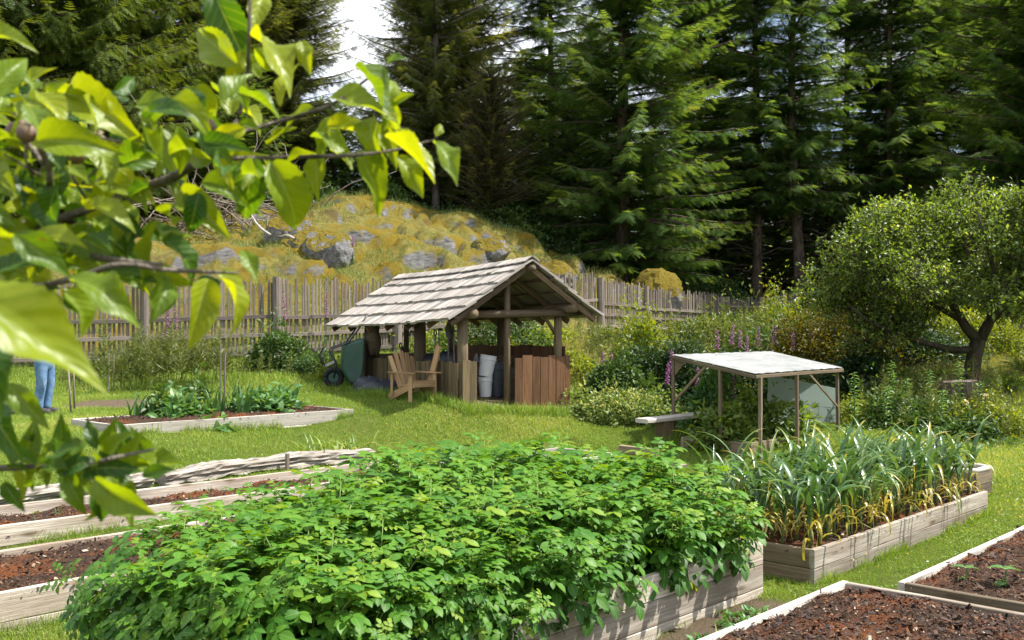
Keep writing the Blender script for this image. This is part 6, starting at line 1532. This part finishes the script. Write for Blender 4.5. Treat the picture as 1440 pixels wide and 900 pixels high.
tag(nb.build('hill_grass', M['hillg']), kind='stuff')
# long tufts along board feet
nb = NB()
def edge_tufts(o, L, t_, n, seed, h=(.06, .16)):
    rr = np.random.default_rng(seed); s = rr.uniform(0, L, n); tt = t_+np.sign(t_ if t_ != 0 else -1)*np.abs(rr.normal(.02, .03, n)); x = o[0]+E2[0]*s+N2[0]*tt; y = o[1]+E2[1]*s+N2[1]*tt
    k = (fbm(x, y, 3.5, seed) > -.15) & (y > 4) & ~in_foot(x, y) & (bareness(x, y) < .5); x, y = x[k], y[k]; n = len(x); hh = rr.uniform(*h, n)
    nb.add(BL5, np.c_[x, y, Gv(x, y)-.005], frames(np.c_[rr.normal(0, .4, (n, 2)), np.ones(n)], rr.normal(0, 1, (n, 3))), np.c_[np.full(n, .005)*(y/9)**.7, hh, hh], np.clip(rr.normal(.4, .2, n), 0, 1))
edge_tufts(GO, 4.5, -.01, 1500, 1); edge_tufts(FO, 4.06, -.01, 1500, 2, (.06, .2)); edge_tufts(L1, 6.7, -.01, 1500, 3); edge_tufts(L2, 5.6, -.01, 1800, 4); edge_tufts(R2, 4.2, .02, 1200, 5, (.05, .1)); edge_tufts(PO, 5.4, -.01, 500, 6, (.05, .1)); edge_tufts(R1, 3.4, .02, 500, 7, (.04, .08)); edge_tufts(L1, 6.7, 1.6, 2500, 8, (.06, .2)); edge_tufts(MO, 3.0, 1.46, 6000, 9, (.06, .16))
for px0, px1, d0, d1, n in ((500, 660, 18.2, 16.7, 1800), (655, 800, 16.7, 17.7, 1500), (905, 1000, 16.0, 17.2, 500)):
    f = RNG.uniform(0, 1, n); d = d0+(d1-d0)*f+RNG.normal(0, .08, n); x = (px0+(px1-px0)*f-720)/FPX*d; hh = RNG.uniform(.08, .26, n)
    nb.add(BL5, np.c_[x, d, Gv(x, d)-.005], frames(np.c_[RNG.normal(0, .4, (n, 2)), np.ones(n)], RNG.normal(0, 1, (n, 3))), np.c_[np.full(n, .009), hh, hh], np.clip(RNG.normal(.4, .2, n), 0, 1))
tag(nb.build('edge_grass', M['grass']), kind='stuff')
# clover leaves and lawn flowers
nb = NB(); rr = np.random.default_rng(8); n = 60000; y = np.sqrt(rr.uniform(5.2**2, 19**2, n)); x = rr.uniform(-.6, .6, n)*y; k = ~in_foot(x, y) & (fbm(x, y, .9, 70) > .05) & (bareness(x, y) < .4) & (behind(x, y) < 0); x, y = x[k], y[k]; n = len(x)
nb.add(LEAFTRI, np.c_[x, y, Gv(x, y)+rr.uniform(.02, .06, n)], frames(np.c_[rr.normal(0, 1, (n, 2)), rr.normal(.1, .3, n)], np.array([[0, 0, 1.]])), np.c_[np.full(n, .035), rr.uniform(.02, .045, n), np.full(n, .03)], np.clip(rr.normal(.42, .2, n), 0, 1))
tag(nb.build('clover', M['grass']), kind='stuff')
nb = NB(); n = 5200; y = rr.uniform(9, 21, n); x = rr.uniform(-.6, .6, n)*y
k = ~in_foot(x, y) & (bareness(x, y) < .3) & (behind(x, y) < 0) & (rr.uniform(0, 1, n) < np.where((x > 5.2) & (y > 11), .9, np.clip(.05+.25*fbm(x, y, .8, 71), 0, .3))); x, y = x[k], y[k]; n = len(x)
nb.add(LEAFTRI, np.repeat(np.c_[x, y, Gv(x, y)+rr.uniform(.07, .13, n)], 3, 0), frames(rr.normal(0, 1, (n*3, 3))*(1, 1, .4), np.array([[0, 0, 1.]])), .022, np.repeat(rr.uniform(0, 1, n), 3))
tag(nb.build('meadow_flowers', M['butter']), kind='stuff')

# ------------------------------------------------------------------ light, sky, camera
sd = Vector((.95, .05, 0)).normalized(); EL_ = math.radians(57)
sv = Vector((sd.x*math.cos(EL_), sd.y*math.cos(EL_), math.sin(EL_)))
ld = bpy.data.lights.new('sun', 'SUN'); ld.energy = 5.0; ld.angle = math.radians(.5); ld.color = (1.0, .955, .88)
lo = bpy.data.objects.new('sun', ld); COL.objects.link(lo); lo.rotation_euler = sv.to_track_quat('Z', 'Y').to_euler(); lo.location = (10, 10, 30)
W_ = bpy.data.worlds.new('World'); S.world = W_; W_.use_nodes = True; nt = W_.node_tree; nt.nodes.clear()
out = nt.nodes.new('ShaderNodeOutputWorld'); bg = nt.nodes.new('ShaderNodeBackground'); sky = nt.nodes.new('ShaderNodeTexSky')
sky.sky_type = 'NISHITA'; sky.sun_disc = False; sky.sun_elevation = EL_; sky.sun_rotation = math.atan2(sd.x, sd.y); sky.air_density = 1.0; sky.dust_density = 1.5
tc = nt.nodes.new('ShaderNodeTexCoord'); mp = nt.nodes.new('ShaderNodeMapping'); mp.inputs['Scale'].default_value = (1, 1, 2.2)
nz = nt.nodes.new('ShaderNodeTexNoise'); nz.inputs['Scale'].default_value = 3.2; nz.inputs['Detail'].default_value = 7; nz.inputs['Roughness'].default_value = .6
cr = nt.nodes.new('ShaderNodeValToRGB'); cr.color_ramp.elements[0].position = .40; cr.color_ramp.elements[1].position = .56
mx = nt.nodes.new('ShaderNodeMix'); mx.data_type = 'RGBA'; mx.inputs[7].default_value = (9.5, 9.7, 10.2, 1)
L_ = nt.links.new
L_(tc.outputs['Generated'], mp.inputs[0]); L_(mp.outputs[0], nz.inputs['Vector']); L_(nz.outputs['Fac'], cr.inputs[0]); L_(cr.outputs[0], mx.inputs[0]); L_(sky.outputs[0], mx.inputs[6]); L_(mx.outputs[2], bg.inputs[0]); bg.inputs[1].default_value = .09; L_(bg.outputs[0], out.inputs[0])
cd = bpy.data.cameras.new('camera'); cam = bpy.data.objects.new('camera', cd); COL.objects.link(cam); S.camera = cam
cam.location = (0, 0, CAMZ); cam.rotation_euler = (math.radians(90), 0, 0); cd.lens = 35; cd.sensor_width = 36; cd.shift_y = 20/1440; cd.clip_end = 600; cd.clip_start = .05
cd.dof.use_dof = True; cd.dof.focus_distance = 10.5; cd.dof.aperture_fstop = 11
vs_ = S.view_settings; vs_.view_transform = 'Standard'; vs_.look = 'None'; vs_.exposure = 1.08; vs_.gamma = 1; vs_.use_curve_mapping = False
S.cycles.max_bounces = 8; S.cycles.diffuse_bounces = 3; S.cycles.transmission_bounces = 4; S.cycles.transparent_max_bounces = 6; S.cycles.use_denoising = True
